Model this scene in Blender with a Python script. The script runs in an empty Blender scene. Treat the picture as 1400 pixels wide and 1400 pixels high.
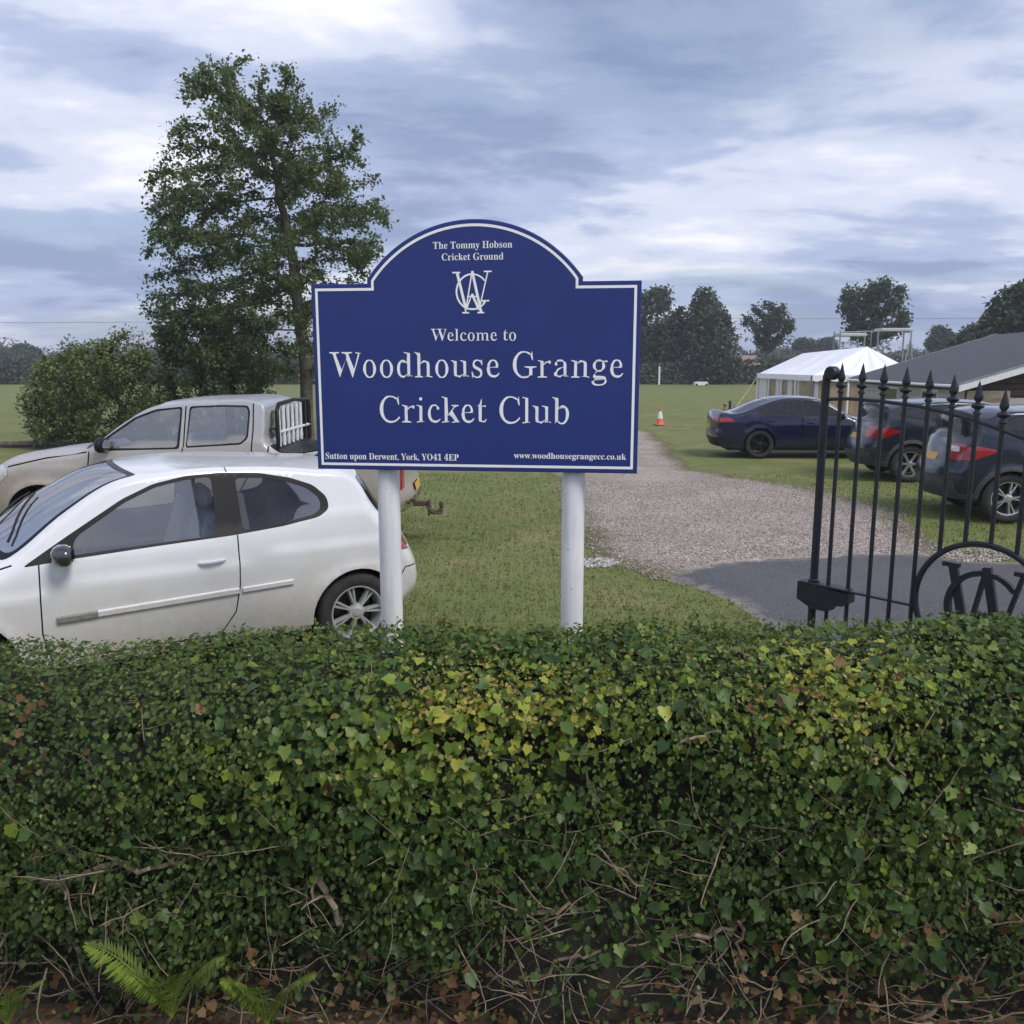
import bpy, bmesh, math, random
import numpy as np
from mathutils import Vector, Matrix
from mathutils.geometry import delaunay_2d_cdt

SC = bpy.context.scene
COL = SC.collection
R = math.radians
rng = np.random.default_rng(7)
random.seed(7)

# ------------------------------------------------------------------ camera, sky, sun, exposure
FPX, CAMH = 1160.0, 2.15
PITCH = math.atan(200 / FPX)
cam_data = bpy.data.cameras.new('camera')
cam_data.sensor_width = 36
cam_data.lens = 36 * FPX / 1400
cam_data.clip_start = 0.05
cam_data.clip_end = 5000
cam = bpy.data.objects.new('camera', cam_data)
cam.location = (0, 0, CAMH)
cam.rotation_euler = (math.pi / 2 - PITCH, 0, 0)
COL.objects.link(cam)
SC.camera = cam

SUN_EL, SUN_AZ = R(50), R(130)          # azimuth from +Y towards +X
world = bpy.data.worlds.new('World')
SC.world = world
world.use_nodes = True


def build_world():
    nt = world.node_tree
    N, K = nt.nodes, nt.links
    N.clear()
    out = N.new('ShaderNodeOutputWorld')
    sky = N.new('ShaderNodeTexSky')
    sky.sky_type = 'NISHITA'
    sky.sun_disc = False
    sky.sun_elevation = SUN_EL
    sky.sun_rotation = SUN_AZ
    sky.air_density = 1.0
    sky.dust_density = 1.6
    sky.ozone_density = 2.0
    bg1 = N.new('ShaderNodeBackground')
    bg1.inputs[1].default_value = 0.085
    K.new(sky.outputs[0], bg1.inputs[0])
    tc = N.new('ShaderNodeTexCoord')
    sep = N.new('ShaderNodeSeparateXYZ')
    K.new(tc.outputs['Generated'], sep.inputs[0])

    def math_(op, a, b=None, c=None):
        n = N.new('ShaderNodeMath')
        n.operation = op
        for i, x in enumerate((a, b, c)):
            if x is None:
                continue
            if isinstance(x, (int, float)):
                n.inputs[i].default_value = x
            else:
                K.new(x, n.inputs[i])
        return n.outputs[0]
    zc = math_('ADD', math_('MAXIMUM', sep.outputs[2], 0.0), 0.16)
    px = math_('DIVIDE', sep.outputs[0], zc)
    py = math_('DIVIDE', sep.outputs[1], zc)

    def layer(sx, sy, ox, oy, scale, detail, rough, dist):
        cx = N.new('ShaderNodeCombineXYZ')
        K.new(math_('MULTIPLY_ADD', px, sx, ox), cx.inputs[0])
        K.new(math_('MULTIPLY_ADD', py, sy, oy), cx.inputs[1])
        n = N.new('ShaderNodeTexNoise')
        n.inputs['Scale'].default_value = scale
        n.inputs['Detail'].default_value = detail
        n.inputs['Roughness'].default_value = rough
        n.inputs['Distortion'].default_value = dist
        K.new(cx.outputs[0], n.inputs['Vector'])
        return n.outputs[0]

    def ramp(fac, stops):
        r = N.new('ShaderNodeValToRGB')
        r.color_ramp.interpolation = 'EASE'
        e = r.color_ramp.elements
        while len(e) < len(stops):
            e.new(0.5)
        for el, (p, c) in zip(e, stops):
            el.position = p
            el.color = (*c, 1) if len(c) == 3 else c
        K.new(fac, r.inputs[0])
        return r.outputs[0]
    cover = ramp(layer(0.5, 1.0, CLOUD[0], CLOUD[1], 0.75, 7, 0.52, 0.4), [(0.36, (0, 0, 0)), (0.52, (1, 1, 1))])
    big = layer(0.75, 1.0, CLOUD[2], CLOUD[3], 0.80, 6, 0.55, 0.25)
    fine = layer(0.9, 1.25, 3.1, 8.4, 2.8, 10, 0.62, 0.4)
    mixed = math_('ADD', math_('MULTIPLY', big, 0.80), math_('MULTIPLY', fine, 0.20))
    shade = ramp(mixed, [(0.39, (0.250, 0.305, 0.475)), (0.465, (0.385, 0.445, 0.625)), (0.525, (0.59, 0.63, 0.765)),
                         (0.61, (0.83, 0.825, 0.875))])
    bg2 = N.new('ShaderNodeBackground')
    bg2.inputs[1].default_value = 0.90
    K.new(shade, bg2.inputs[0])
    mx = N.new('ShaderNodeMixShader')
    cov = math_('MULTIPLY_ADD', cover, 0.42, 0.56)
    K.new(cov, mx.inputs[0])
    K.new(bg1.outputs[0], mx.inputs[1])
    K.new(bg2.outputs[0], mx.inputs[2])
    K.new(mx.outputs[0], out.inputs[0])


CLOUD = (3.7, 0.2, 9.3, 3.9)
build_world()

sun_data = bpy.data.lights.new('sun', 'SUN')
sun_data.energy = 1.7
sun_data.angle = R(22)
sun_data.color = (1.0, 0.94, 0.85)
sun = bpy.data.objects.new('sun', sun_data)
sd = Vector((math.sin(SUN_AZ) * math.cos(SUN_EL), math.cos(SUN_AZ) * math.cos(SUN_EL), math.sin(SUN_EL)))
sun.rotation_euler = sd.to_track_quat('Z', 'Y').to_euler()
COL.objects.link(sun)

SC.view_settings.view_transform = 'Standard'
SC.view_settings.look = 'None'
SC.view_settings.gamma = 1
SC.view_settings.use_curve_mapping = False
SC.view_settings.exposure = 0.55
SC.cycles.max_bounces = 6
SC.cycles.transparent_max_bounces = 10

# ------------------------------------------------------------------ placement helpers (photo point + real distance -> world)
_c, _s = math.cos(PITCH), math.sin(PITCH)


def ray(x, y):
    a, b = (x - 700) / FPX, (700 - y) / FPX
    return np.array([a, b * _s + _c, b * _c - _s])


def at(x, y, Y):
    d = ray(x, y)
    return np.array([0, 0, CAMH]) + d * (Y / d[1])


def ground(x, y, z=0.0):
    d = ray(x, y)
    return np.array([0, 0, CAMH]) + d * ((z - CAMH) / d[2])


def on_plane(x, y, p0, n):
    d, o = ray(x, y), np.array([0, 0, CAMH])
    return o + d * (np.dot(np.asarray(p0) - o, n) / np.dot(d, n))


# ------------------------------------------------------------------ object helpers
def tag(o, label=None, cat=None, group=None, kind=None):
    if label:
        o['label'] = label
    if cat:
        o['category'] = cat
    if group:
        o['group'] = group
    if kind:
        o['kind'] = kind
    return o


def empty(name, loc=(0, 0, 0), rz=0.0):
    o = bpy.data.objects.new(name, None)
    o.empty_display_size = 0.2
    o.location = loc
    o.rotation_euler = (0, 0, rz)
    COL.objects.link(o)
    return o


def link(name, me, parent=None, loc=None):
    o = bpy.data.objects.new(name, me)
    COL.objects.link(o)
    if parent is not None:
        o.parent = parent
    if loc is not None:
        o.location = loc
    return o


def mesh_np(name, V, Fc, m, smooth=False, normals=None):
    """V (n,3); Fc (k, 3 or 4) int array or a list of index lists"""
    me = bpy.data.meshes.new(name)
    V = np.asarray(V, dtype=np.float32)
    if isinstance(Fc, np.ndarray):
        k, c = Fc.shape
        me.vertices.add(len(V))
        me.vertices.foreach_set('co', V.ravel())
        me.loops.add(k * c)
        me.loops.foreach_set('vertex_index', Fc.astype(np.int32).ravel())
        me.polygons.add(k)
        me.polygons.foreach_set('loop_start', np.arange(0, k * c, c, dtype=np.int32))
        me.polygons.foreach_set('loop_total', np.full(k, c, dtype=np.int32))
        me.update(calc_edges=True)
        me.validate()
    else:
        me.from_pydata([tuple(map(float, v)) for v in V], [], [list(map(int, f)) for f in Fc])
        me.update()
    if m is not None:
        me.materials.append(m)
    if smooth:
        me.polygons.foreach_set('use_smooth', np.ones(len(me.polygons), dtype=bool))
    if normals is not None:
        me.normals_split_custom_set_from_vertices([tuple(map(float, n)) for n in normals])
    return me


class MB:
    """collects simple shapes; build() links them as ONE mesh object"""

    def __init__(self):
        self.v, self.f = [], []

    def add(self, V, Fc):
        o = len(self.v)
        self.v += [tuple(map(float, p)) for p in V]
        self.f += [[i + o for i in f] for f in Fc]
        return self

    def box(self, c, s, rz=0.0, bev=0.0):
        x, y, z = s[0] / 2, s[1] / 2, s[2] / 2
        if bev > 0:
            b = min(bev, x * .9, y * .9, z * .9)
            P = []
            for (hx, hy, zz) in ((x - b, y - b, -z), (x, y, -z + b), (x, y, z - b), (x - b, y - b, z)):
                k = b if hx == x else b * .3
                P += [(hx - k, -hy, zz), (hx, -hy + k, zz), (hx, hy - k, zz), (hx - k, hy, zz),
                      (-hx + k, hy, zz), (-hx, hy - k, zz), (-hx, -hy + k, zz), (-hx + k, -hy, zz)]
            Fc = [list(range(7, -1, -1)), list(range(24, 32))]
            for r in range(3):
                for i in range(8):
                    j = (i + 1) % 8
                    Fc.append([r * 8 + i, r * 8 + j, r * 8 + 8 + j, r * 8 + 8 + i])
        else:
            P = [(-x, -y, -z), (x, -y, -z), (x, y, -z), (-x, y, -z), (-x, -y, z), (x, -y, z), (x, y, z), (-x, y, z)]
            Fc = [[3, 2, 1, 0], [4, 5, 6, 7], [0, 1, 5, 4], [1, 2, 6, 5], [2, 3, 7, 6], [3, 0, 4, 7]]
        ca, sa = math.cos(rz), math.sin(rz)
        return self.add([(c[0] + px * ca - py * sa, c[1] + px * sa + py * ca, c[2] + pz) for px, py, pz in P], Fc)

    def tube(self, pts, rad, n=8, cap=True, flat=1.0):
        pts = [np.asarray(p, float) for p in pts]
        if isinstance(rad, (int, float)):
            rad = [rad] * len(pts)
        V, Fc = [], []
        ref = None
        for i, p in enumerate(pts):
            t = pts[min(i + 1, len(pts) - 1)] - pts[max(i - 1, 0)]
            t = t / (np.linalg.norm(t) + 1e-9)
            if ref is None:
                ref = np.array([0, 0, 1.]) if abs(t[2]) < .9 else np.array([1., 0, 0])
            a = np.cross(t, ref)
            a /= np.linalg.norm(a) + 1e-9
            b = np.cross(a, t)
            ref = b
            for k in range(n):
                w = 2 * math.pi * (k + .5) / n
                V.append(p + (a * math.cos(w) + b * math.sin(w) * flat) * rad[i])
        for i in range(len(pts) - 1):
            for k in range(n):
                j = (k + 1) % n
                Fc.append([i * n + k, (i + 1) * n + k, (i + 1) * n + j, i * n + j])
        if cap:
            Fc.append(list(range(n)))
            Fc.append([(len(pts) - 1) * n + k for k in range(n - 1, -1, -1)])
        return self.add(V, Fc)

    def lathe(self, prof, n=24, c=(0, 0, 0), axis='z'):
        V, Fc = [], []
        for (r, h) in prof:
            for k in range(n):
                a = 2 * math.pi * k / n
                p = (r * math.cos(a), r * math.sin(a), h)
                if axis == 'y':
                    p = (p[0], p[2], p[1])
                V.append((c[0] + p[0], c[1] + p[1], c[2] + p[2]))
        for i in range(len(prof) - 1):
            for k in range(n):
                j = (k + 1) % n
                q = [i * n + k, i * n + j, (i + 1) * n + j, (i + 1) * n + k]
                Fc.append(q if axis != 'y' else q[::-1])
        return self.add(V, Fc)

    def prism(self, poly, y0, y1, plane='xz'):
        """extrude a 2D polygon (counter-clockwise) between two depths"""
        n = len(poly)
        mk = (lambda u, w, d: (u, d, w)) if plane == 'xz' else (lambda u, w, d: (u, w, d))
        V = [mk(u, w, y0) for u, w in poly] + [mk(u, w, y1) for u, w in poly]
        Fc = [list(range(n)), list(range(2 * n - 1, n - 1, -1))]
        for i in range(n):
            j = (i + 1) % n
            Fc.append([j, i, n + i, n + j])
        return self.add(V, Fc)

    def mesh(self, name, m, smooth=False, sharp=40):
        me = mesh_np(name, self.v, self.f, m, smooth)
        if smooth and sharp:
            me.set_sharp_from_angle(angle=R(sharp))
        return me

    def build(self, name, m, parent=None, smooth=False, sharp=40):
        return link(name, self.mesh(name, m, smooth, sharp), parent)


def copy_tree(o, parent=None):
    c = o.copy()
    COL.objects.link(c)
    c.parent = parent
    for ch in o.children:
        copy_tree(ch, c)
    return c


# ------------------------------------------------------------------ materials
def new_mat(name):
    m = bpy.data.materials.new(name)
    m.use_nodes = True
    nt = m.node_tree
    return m, nt.nodes, nt.links, nt.nodes['Principled BSDF']


def noise_node(N, K, scale, detail=4, rough=.55, coord='Object', vec=None, stretch=None, dist=0):
    n = N.new('ShaderNodeTexNoise')
    n.inputs['Scale'].default_value = scale
    n.inputs['Detail'].default_value = detail
    n.inputs['Roughness'].default_value = rough
    n.inputs['Distortion'].default_value = dist
    if vec is None:
        tc = N.new('ShaderNodeTexCoord')
        vec = tc.outputs[coord]
    if stretch:
        mp = N.new('ShaderNodeMapping')
        mp.inputs['Scale'].default_value = stretch
        K.new(vec, mp.inputs[0])
        vec = mp.outputs[0]
    K.new(vec, n.inputs['Vector'])
    return n.outputs[0]


def ramp_node(N, K, fac, stops, interp='LINEAR'):
    r = N.new('ShaderNodeValToRGB')
    r.color_ramp.interpolation = interp
    e = r.color_ramp.elements
    while len(e) < len(stops):
        e.new(.5)
    for el, (p, c) in zip(e, stops):
        el.position = p
        el.color = (*c, 1) if hasattr(c, '__len__') else (c, c, c, 1)
    K.new(fac, r.inputs[0])
    return r.outputs[0]


def mix_rgb(N, K, fac, a, b, mode='MIX'):
    n = N.new('ShaderNodeMix')
    n.data_type = 'RGBA'
    n.blend_type = mode
    for sock, v in ((n.inputs[0], fac), (n.inputs[6], a), (n.inputs[7], b)):
        if isinstance(v, bpy.types.NodeSocket):
            K.new(v, sock)
        elif hasattr(v, '__len__'):
            sock.default_value = (*v, 1)
        else:
            sock.default_value = v
    return n.outputs[2]


def bump_node(N, K, h, strength, dist, bsdf):
    b = N.new('ShaderNodeBump')
    b.inputs['Strength'].default_value = strength
    b.inputs['Distance'].default_value = dist
    K.new(h, b.inputs['Height'])
    K.new(b.outputs[0], bsdf.inputs['Normal'])


def simple(name, col, rough=.5, metal=0.0, var=.18, scale=14, bump=0.0, coat=0.0, spec=.5, bscale=None):
    m, N, K, B = new_mat(name)
    f = noise_node(N, K, scale, 5)
    lo = tuple(c * (1 - var) for c in col)
    hi = tuple(min(1, c * (1 + var)) for c in col)
    K.new(ramp_node(N, K, f, [(.3, lo), (.7, hi)]), B.inputs['Base Color'])
    B.inputs['Metallic'].default_value = metal
    B.inputs['Specular IOR Level'].default_value = spec
    r = ramp_node(N, K, noise_node(N, K, scale * 2.3, 4), [(.3, max(0, rough - .08)), (.7, min(1, rough + .1))])
    K.new(r, B.inputs['Roughness'])
    if coat:
        B.inputs['Coat Weight'].default_value = coat
        B.inputs['Coat Roughness'].default_value = .08
    if bump:
        bump_node(N, K, noise_node(N, K, bscale or scale * 4, 4), bump, .01, B)
    return m


def leaf_mat(name, stops, rough=.45, trans=.25, spec=.4, vein=70):
    """colour picked per leaf from the mesh attribute 'tint' """
    m, N, K, B = new_mat(name)
    a = N.new('ShaderNodeAttribute')
    a.attribute_name = 'tint'
    col = ramp_node(N, K, a.outputs['Fac'], stops)
    col = mix_rgb(N, K, ramp_node(N, K, noise_node(N, K, vein, 3, .6), [(.3, 0.0), (.7, .45)]), col, mix_rgb(N, K, .40, col, (.02, .035, .012)))
    geo = N.new('ShaderNodeNewGeometry')
    pale = mix_rgb(N, K, .35, col, (.20, .24, .12))
    col2 = mix_rgb(N, K, geo.outputs['Backfacing'], col, pale)
    K.new(col2, B.inputs['Base Color'])
    B.inputs['Roughness'].default_value = rough
    B.inputs['Specular IOR Level'].default_value = spec
    tr = N.new('ShaderNodeBsdfTranslucent')
    K.new(mix_rgb(N, K, .5, col, (.16, .22, .03)), tr.inputs[0])
    mx = N.new('ShaderNodeMixShader')
    mx.inputs[0].default_value = trans
    K.new(B.outputs[0], mx.inputs[1])
    K.new(tr.outputs[0], mx.inputs[2])
    K.new(mx.outputs[0], N['Material Output'].inputs[0])
    return m


def set_tint(me, per_vert):
    at_ = me.attributes.new('tint', 'FLOAT', 'POINT')
    at_.data.foreach_set('value', np.asarray(per_vert, dtype=np.float32))


M = {}

# ================================================================== the setting
def pip(poly, pts):
    poly, pts = np.asarray(poly, float), np.asarray(pts, float)
    x, y = pts[:, 0], pts[:, 1]
    ins = np.zeros(len(pts), bool)
    j = len(poly) - 1
    for i in range(len(poly)):
        xi, yi = poly[i]
        xj, yj = poly[j]
        c = ((yi > y) != (yj > y)) & (x < (xj - xi) * (y - yi) / (yj - yi + 1e-12) + xi)
        ins ^= c
        j = i
    return ins


def seg_dist(P, Q, closed=False):
    """distance of each point in P (n,2) to the polyline Q (m,2)"""
    P, Q = np.asarray(P, float), np.asarray(Q, float)
    A = Q if closed else Q[:-1]
    Bq = np.roll(Q, -1, axis=0) if closed else Q[1:]
    best = np.full(len(P), 1e9)
    for a, b in zip(A, Bq):
        ab = b - a
        t = np.clip(((P - a) @ ab) / (ab @ ab + 1e-12), 0, 1)
        d = np.hypot(*(P - a - t[:, None] * ab).T)
        best = np.minimum(best, d)
    return best


def wobble(poly, step, amp, seed):
    """resample a closed outline and roughen it"""
    r = np.random.default_rng(seed)
    poly = np.asarray(poly, float)
    out = []
    for i in range(len(poly)):
        a, b = poly[i], poly[(i + 1) % len(poly)]
        n = max(1, int(np.hypot(*(b - a)) / step))
        for k in range(n):
            out.append(a + (b - a) * k / n)
    out = np.array(out)
    j = r.normal(0, 1, out.shape)
    j = .5 * j + .5 * (np.roll(j, 1, 0) + np.roll(j, -1, 0))
    return out + j * amp


def terrain_z(x, y):
    d = np.hypot(x, y)
    z = np.clip(d - 125, 0, None) * .0052
    bank = np.exp(-((y - 2.72) / .34) ** 2) * .03
    lump = .012 * np.sin(x * 1.3 + .7) * np.sin(y * 1.1) * (d < 60)
    return z + bank + lump - .012


def grid_mesh(name, xs, ys, zf, m):
    X, Y = np.meshgrid(xs, ys)
    V = np.stack([X, Y, zf(X, Y)], -1).reshape(-1, 3)
    nx, ny = len(xs), len(ys)
    i = np.arange((ny - 1) * (nx - 1))
    r, c = i // (nx - 1), i % (nx - 1)
    a = r * nx + c
    return mesh_np(name, V, np.stack([a, a + 1, a + nx + 1, a + nx], -1), m, True)


def mat_grass():
    m, N, K, B = new_mat('grass_ground')
    tc = N.new('ShaderNodeTexCoord')
    o = tc.outputs['Object']
    n1 = noise_node(N, K, .22, 5, .6, vec=o)
    n2 = noise_node(N, K, 2.4, 6, .65, vec=o)
    n3 = noise_node(N, K, 38, 5, .7, vec=o)
    n4 = noise_node(N, K, 150, 3, .7, vec=o)
    a = ramp_node(N, K, n2, [(.28, (.086, .112, .034)), (.5, (.138, .156, .052)), (.72, (.195, .192, .080))])
    a = mix_rgb(N, K, ramp_node(N, K, n1, [(.35, 0.0), (.7, .65)]), a, (.155, .185, .058))
    a = mix_rgb(N, K, ramp_node(N, K, n3, [(.55, 0.0), (.75, .5)]), a, (.29, .255, .14))
    a = mix_rgb(N, K, ramp_node(N, K, n3, [(.25, .4), (.45, 0.0)]), a, (.065, .082, .025))
    worn = ramp_node(N, K, noise_node(N, K, .75, 6, .62, vec=o, dist=.5), [(.50, 0.0), (.68, .75)])
    a = mix_rgb(N, K, worn, a, mix_rgb(N, K, n2, (.23, .19, .11), (.27, .245, .12)))
    # mown bands across the outfield
    w = N.new('ShaderNodeTexWave')
    w.inputs['Scale'].default_value = .055
    w.inputs['Distortion'].default_value = .6
    mp = N.new('ShaderNodeMapping')
    mp.inputs['Rotation'].default_value = (0, 0, R(82))
    K.new(o, mp.inputs[0])
    K.new(mp.outputs[0], w.inputs[0])
    a = mix_rgb(N, K, ramp_node(N, K, w.outputs[0], [(.3, 0.0), (.7, .22)]), a, (.190, .222, .075))
    K.new(a, B.inputs['Base Color'])
    B.inputs['Roughness'].default_value = .8
    B.inputs['Specular IOR Level'].default_value = .15
    h = N.new('ShaderNodeMath')
    h.operation = 'ADD'
    K.new(n3, h.inputs[0])
    K.new(n4, h.inputs[1])
    bump_node(N, K, h.outputs[0], .5, .012, B)
    return m


def mat_gravel():
    m, N, K, B = new_mat('gravel')
    tc = N.new('ShaderNodeTexCoord')
    o = tc.outputs['Object']
    n1 = noise_node(N, K, .9, 5, .6, vec=o)
    n2 = noise_node(N, K, 9, 6, .7, vec=o)
    v = N.new('ShaderNodeTexVoronoi')
    v.inputs['Scale'].default_value = 42
    K.new(o, v.inputs['Vector'])
    v2 = N.new('ShaderNodeTexVoronoi')
    v2.inputs['Scale'].default_value = 17
    K.new(o, v2.inputs['Vector'])
    sep = N.new('ShaderNodeSeparateColor')
    K.new(v.outputs['Color'], sep.inputs[0])
    sep2 = N.new('ShaderNodeSeparateColor')
    K.new(v2.outputs['Color'], sep2.inputs[0])
    c = ramp_node(N, K, sep.outputs[0], [(0, (.23, .188, .162)), (.45, (.385, .325, .290)), (.85, (.48, .42, .385)), (1, (.64, .59, .55))])
    c = mix_rgb(N, K, ramp_node(N, K, sep2.outputs[1], [(.6, 0.0), (.95, .5)]), c, (.42, .375, .35))
    c = mix_rgb(N, K, ramp_node(N, K, n1, [(.35, .55), (.62, 0.0)]), c, (.215, .182, .15))
    # grass and soil creeping in along the edge (attribute: distance to the edge)
    a = N.new('ShaderNodeAttribute')
    a.attribute_name = 'tint'
    s = N.new('ShaderNodeMath')
    s.operation = 'MULTIPLY_ADD'
    K.new(n2, s.inputs[0])
    s.inputs[1].default_value = 1.1
    K.new(a.outputs['Fac'], s.inputs[2])
    edge = ramp_node(N, K, s.outputs[0], [(.66, 1.0), (1.0, 0.0)])
    soil = mix_rgb(N, K, ramp_node(N, K, n2, [(.42, 0.0), (.6, 1.0)]), (.135, .145, .05), (.17, .13, .085))
    c = mix_rgb(N, K, edge, c, soil)
    K.new(c, B.inputs['Base Color'])
    B.inputs['Roughness'].default_value = .85
    B.inputs['Specular IOR Level'].default_value = .25
    h = N.new('ShaderNodeMath')
    h.operation = 'ADD'
    K.new(v.outputs['Distance'], h.inputs[0])
    K.new(v2.outputs['Distance'], h.inputs[1])
    bump_node(N, K, h.outputs[0], .8, .025, B)
    return m


def mat_asphalt():
    m, N, K, B = new_mat('asphalt')
    tc = N.new('ShaderNodeTexCoord')
    o = tc.outputs['Object']
    v = N.new('ShaderNodeTexVoronoi')
    v.inputs['Scale'].default_value = 110
    K.new(o, v.inputs['Vector'])
    sep = N.new('ShaderNodeSeparateColor')
    K.new(v.outputs['Color'], sep.inputs[0])
    c = ramp_node(N, K, sep.outputs[0], [(0, (.036, .036, .042)), (.7, (.066, .066, .074)), (1, (.17, .165, .165))])
    c = mix_rgb(N, K, ramp_node(N, K, noise_node(N, K, .9, 5, .6, vec=o), [(.4, 0.0), (.68, .7)]), c, (.098, .094, .097))
    c = mix_rgb(N, K, ramp_node(N, K, noise_node(N, K, 3.4, 6, .7, vec=o), [(.56, 0.0), (.72, .6)]), c, (.045, .045, .05))
    a = N.new('ShaderNodeAttribute')
    a.attribute_name = 'tint'
    s = N.new('ShaderNodeMath')
    s.operation = 'MULTIPLY_ADD'
    K.new(noise_node(N, K, 6, 6, .7, vec=o), s.inputs[0])
    s.inputs[1].default_value = 1.2
    K.new(a.outputs['Fac'], s.inputs[2])
    spill = mix_rgb(N, K, sep.outputs[1], (.17, .145, .115), (.30, .265, .235))
    c = mix_rgb(N, K, ramp_node(N, K, s.outputs[0], [(.60, .95), (.98, 0.0)]), c, spill)
    K.new(c, B.inputs['Base Color'])
    B.inputs['Roughness'].default_value = .62
    bump_node(N, K, v.outputs['Distance'], .5, .008, B)
    return m


M['grass'] = mat_grass()
M['gravel'] = mat_gravel()
M['asphalt'] = mat_asphalt()
M['soil'] = simple('soil', (.085, .062, .042), .9, var=.4, scale=9, bump=.8)

near = np.concatenate([np.linspace(-8, 8, 97)])
xs = np.concatenate([-np.geomspace(1500, 8.4, 40), near, np.geomspace(8.4, 1500, 40)])
ys = np.concatenate([-np.geomspace(200, 1.1, 14), np.linspace(-1, 13, 113), np.geomspace(13.3, 2600, 60)])
go = link('ground', grid_mesh('ground', xs, ys, terrain_z, M['grass']))
tag(go, 'mown grass of the cricket field stretching to the hedges', 'grass field', kind='structure')


def sheet(name, poly, m, z, spacing, label, cat, wob=.05, seed=1, edge=.55):
    pl = wobble(poly, spacing, wob, seed)
    lo, hi = pl.min(0), pl.max(0)
    gx, gy = np.meshgrid(np.arange(lo[0], hi[0], spacing * 1.6), np.arange(lo[1], hi[1], spacing * 1.6))
    P = np.stack([gx.ravel(), gy.ravel()], -1)
    P = P[pip(pl, P)]
    P = P[seg_dist(P, pl, True) > spacing * .6]
    n = len(pl)
    allp = [Vector(p) for p in pl] + [Vector(p) for p in P]
    V, _, Fc, *_r = delaunay_2d_cdt(allp, [(i, (i + 1) % n) for i in range(n)], [], 0, 1e-5)
    V = np.array([tuple(v) for v in V])
    Fc = np.array([tuple(f) for f in Fc])
    Fc = Fc[pip(pl, V[Fc].mean(1))]
    d = seg_dist(V, pl, True)
    zz = terrain_z(V[:, 0], V[:, 1]) + z + .002
    me = mesh_np(name, np.column_stack([V, np.where(d < 1e-3, zz - z - .001, zz)]), Fc, m, True)
    set_tint(me, np.clip(d / edge, 0, 1))
    o = link(name, me)
    tag(o, label, cat, kind='structure')
    return pl


def gp(*pts):
    return [tuple(ground(x, y)[:2]) for x, y in pts]


drive_poly = gp((885, 586), (845, 588), (790, 606), (752, 640), (752, 668), (778, 700), (792, 735), (806, 757), (830, 770), (905, 790),
                (1000, 800), (1110, 800), (1250, 780), (1330, 762), (1275, 738), (1225, 700), (1130, 672), (1060, 657), (1000, 650), (955, 640), (925, 620), (905, 598))
drive = sheet('gravel_drive', drive_poly, M['gravel'], .004, .22, 'pale grey gravel drive running past the sign to the field', 'drive', .10, 3, 1.15)
apron_poly = gp((900, 787), (945, 776), (1010, 766), (1110, 758), (1250, 754), (1330, 765), (1480, 772), (1800, 790), (1900, 860), (1700, 1250), (1250, 1060), (1100, 900), (1040, 852), (1000, 826), (955, 806))
apron = sheet('asphalt_apron', apron_poly, M['asphalt'], .009, .15, 'dark asphalt entrance apron behind the iron gate', 'road', .035, 4)


# ---------------------------------------------------------------- loose stones and grass blades (nobody could count them)
def pebbles(name, poly, n, lo, hi, m, seed, reject=None, ymax=16):
    r = np.random.default_rng(seed)
    pl = np.asarray(poly)
    a, b = pl.min(0), pl.max(0)
    b[1] = min(b[1], ymax)
    P = r.uniform(a, b, (n * 4, 2))
    P = P[pip(pl, P)]
    keep = r.random(len(P)) < np.clip((7.5 / P[:, 1]) ** 1.6, .1, 1)
    P = P[keep]
    if reject is not None:
        P = P[~pip(reject, P)]
    P = P[:n]
    k = len(P)
    octa = np.array([(1, 0, 0), (0, 1, 0), (-1, 0, 0), (0, -1, 0), (0, 0, 1), (0, 0, -1)], float)
    tri = np.array([(0, 1, 4), (1, 2, 4), (2, 3, 4), (3, 0, 4), (1, 0, 5), (2, 1, 5), (3, 2, 5), (0, 3, 5)])
    s = r.uniform(lo, hi, (k, 1, 1)) * r.uniform(.6, 1.2, (k, 6, 1)) * np.array([1, 1, .6])
    an = r.uniform(0, 6.28, k)
    ca, sa = np.cos(an), np.sin(an)
    V = octa[None] * s
    V = np.stack([V[..., 0] * ca[:, None] - V[..., 1] * sa[:, None], V[..., 0] * sa[:, None] + V[..., 1] * ca[:, None], V[..., 2]], -1)
    V[..., :2] += P[:, None]
    V[..., 2] += (terrain_z(P[:, 0], P[:, 1]) + .008)[:, None]
    Fc = (tri[None] + (np.arange(k) * 6)[:, None, None]).reshape(-1, 3)
    me = mesh_np(name, V.reshape(-1, 3), Fc, m)
    set_tint(me, np.repeat(r.random(k), 6))
    return link(name, me)


def tint_mat(name, stops, rough=.8):
    m, N, K, B = new_mat(name)
    a = N.new('ShaderNodeAttribute')
    a.attribute_name = 'tint'
    K.new(ramp_node(N, K, a.outputs['Fac'], stops), B.inputs['Base Color'])
    B.inputs['Roughness'].default_value = rough
    B.inputs['Specular IOR Level'].default_value = .25
    return m


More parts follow.
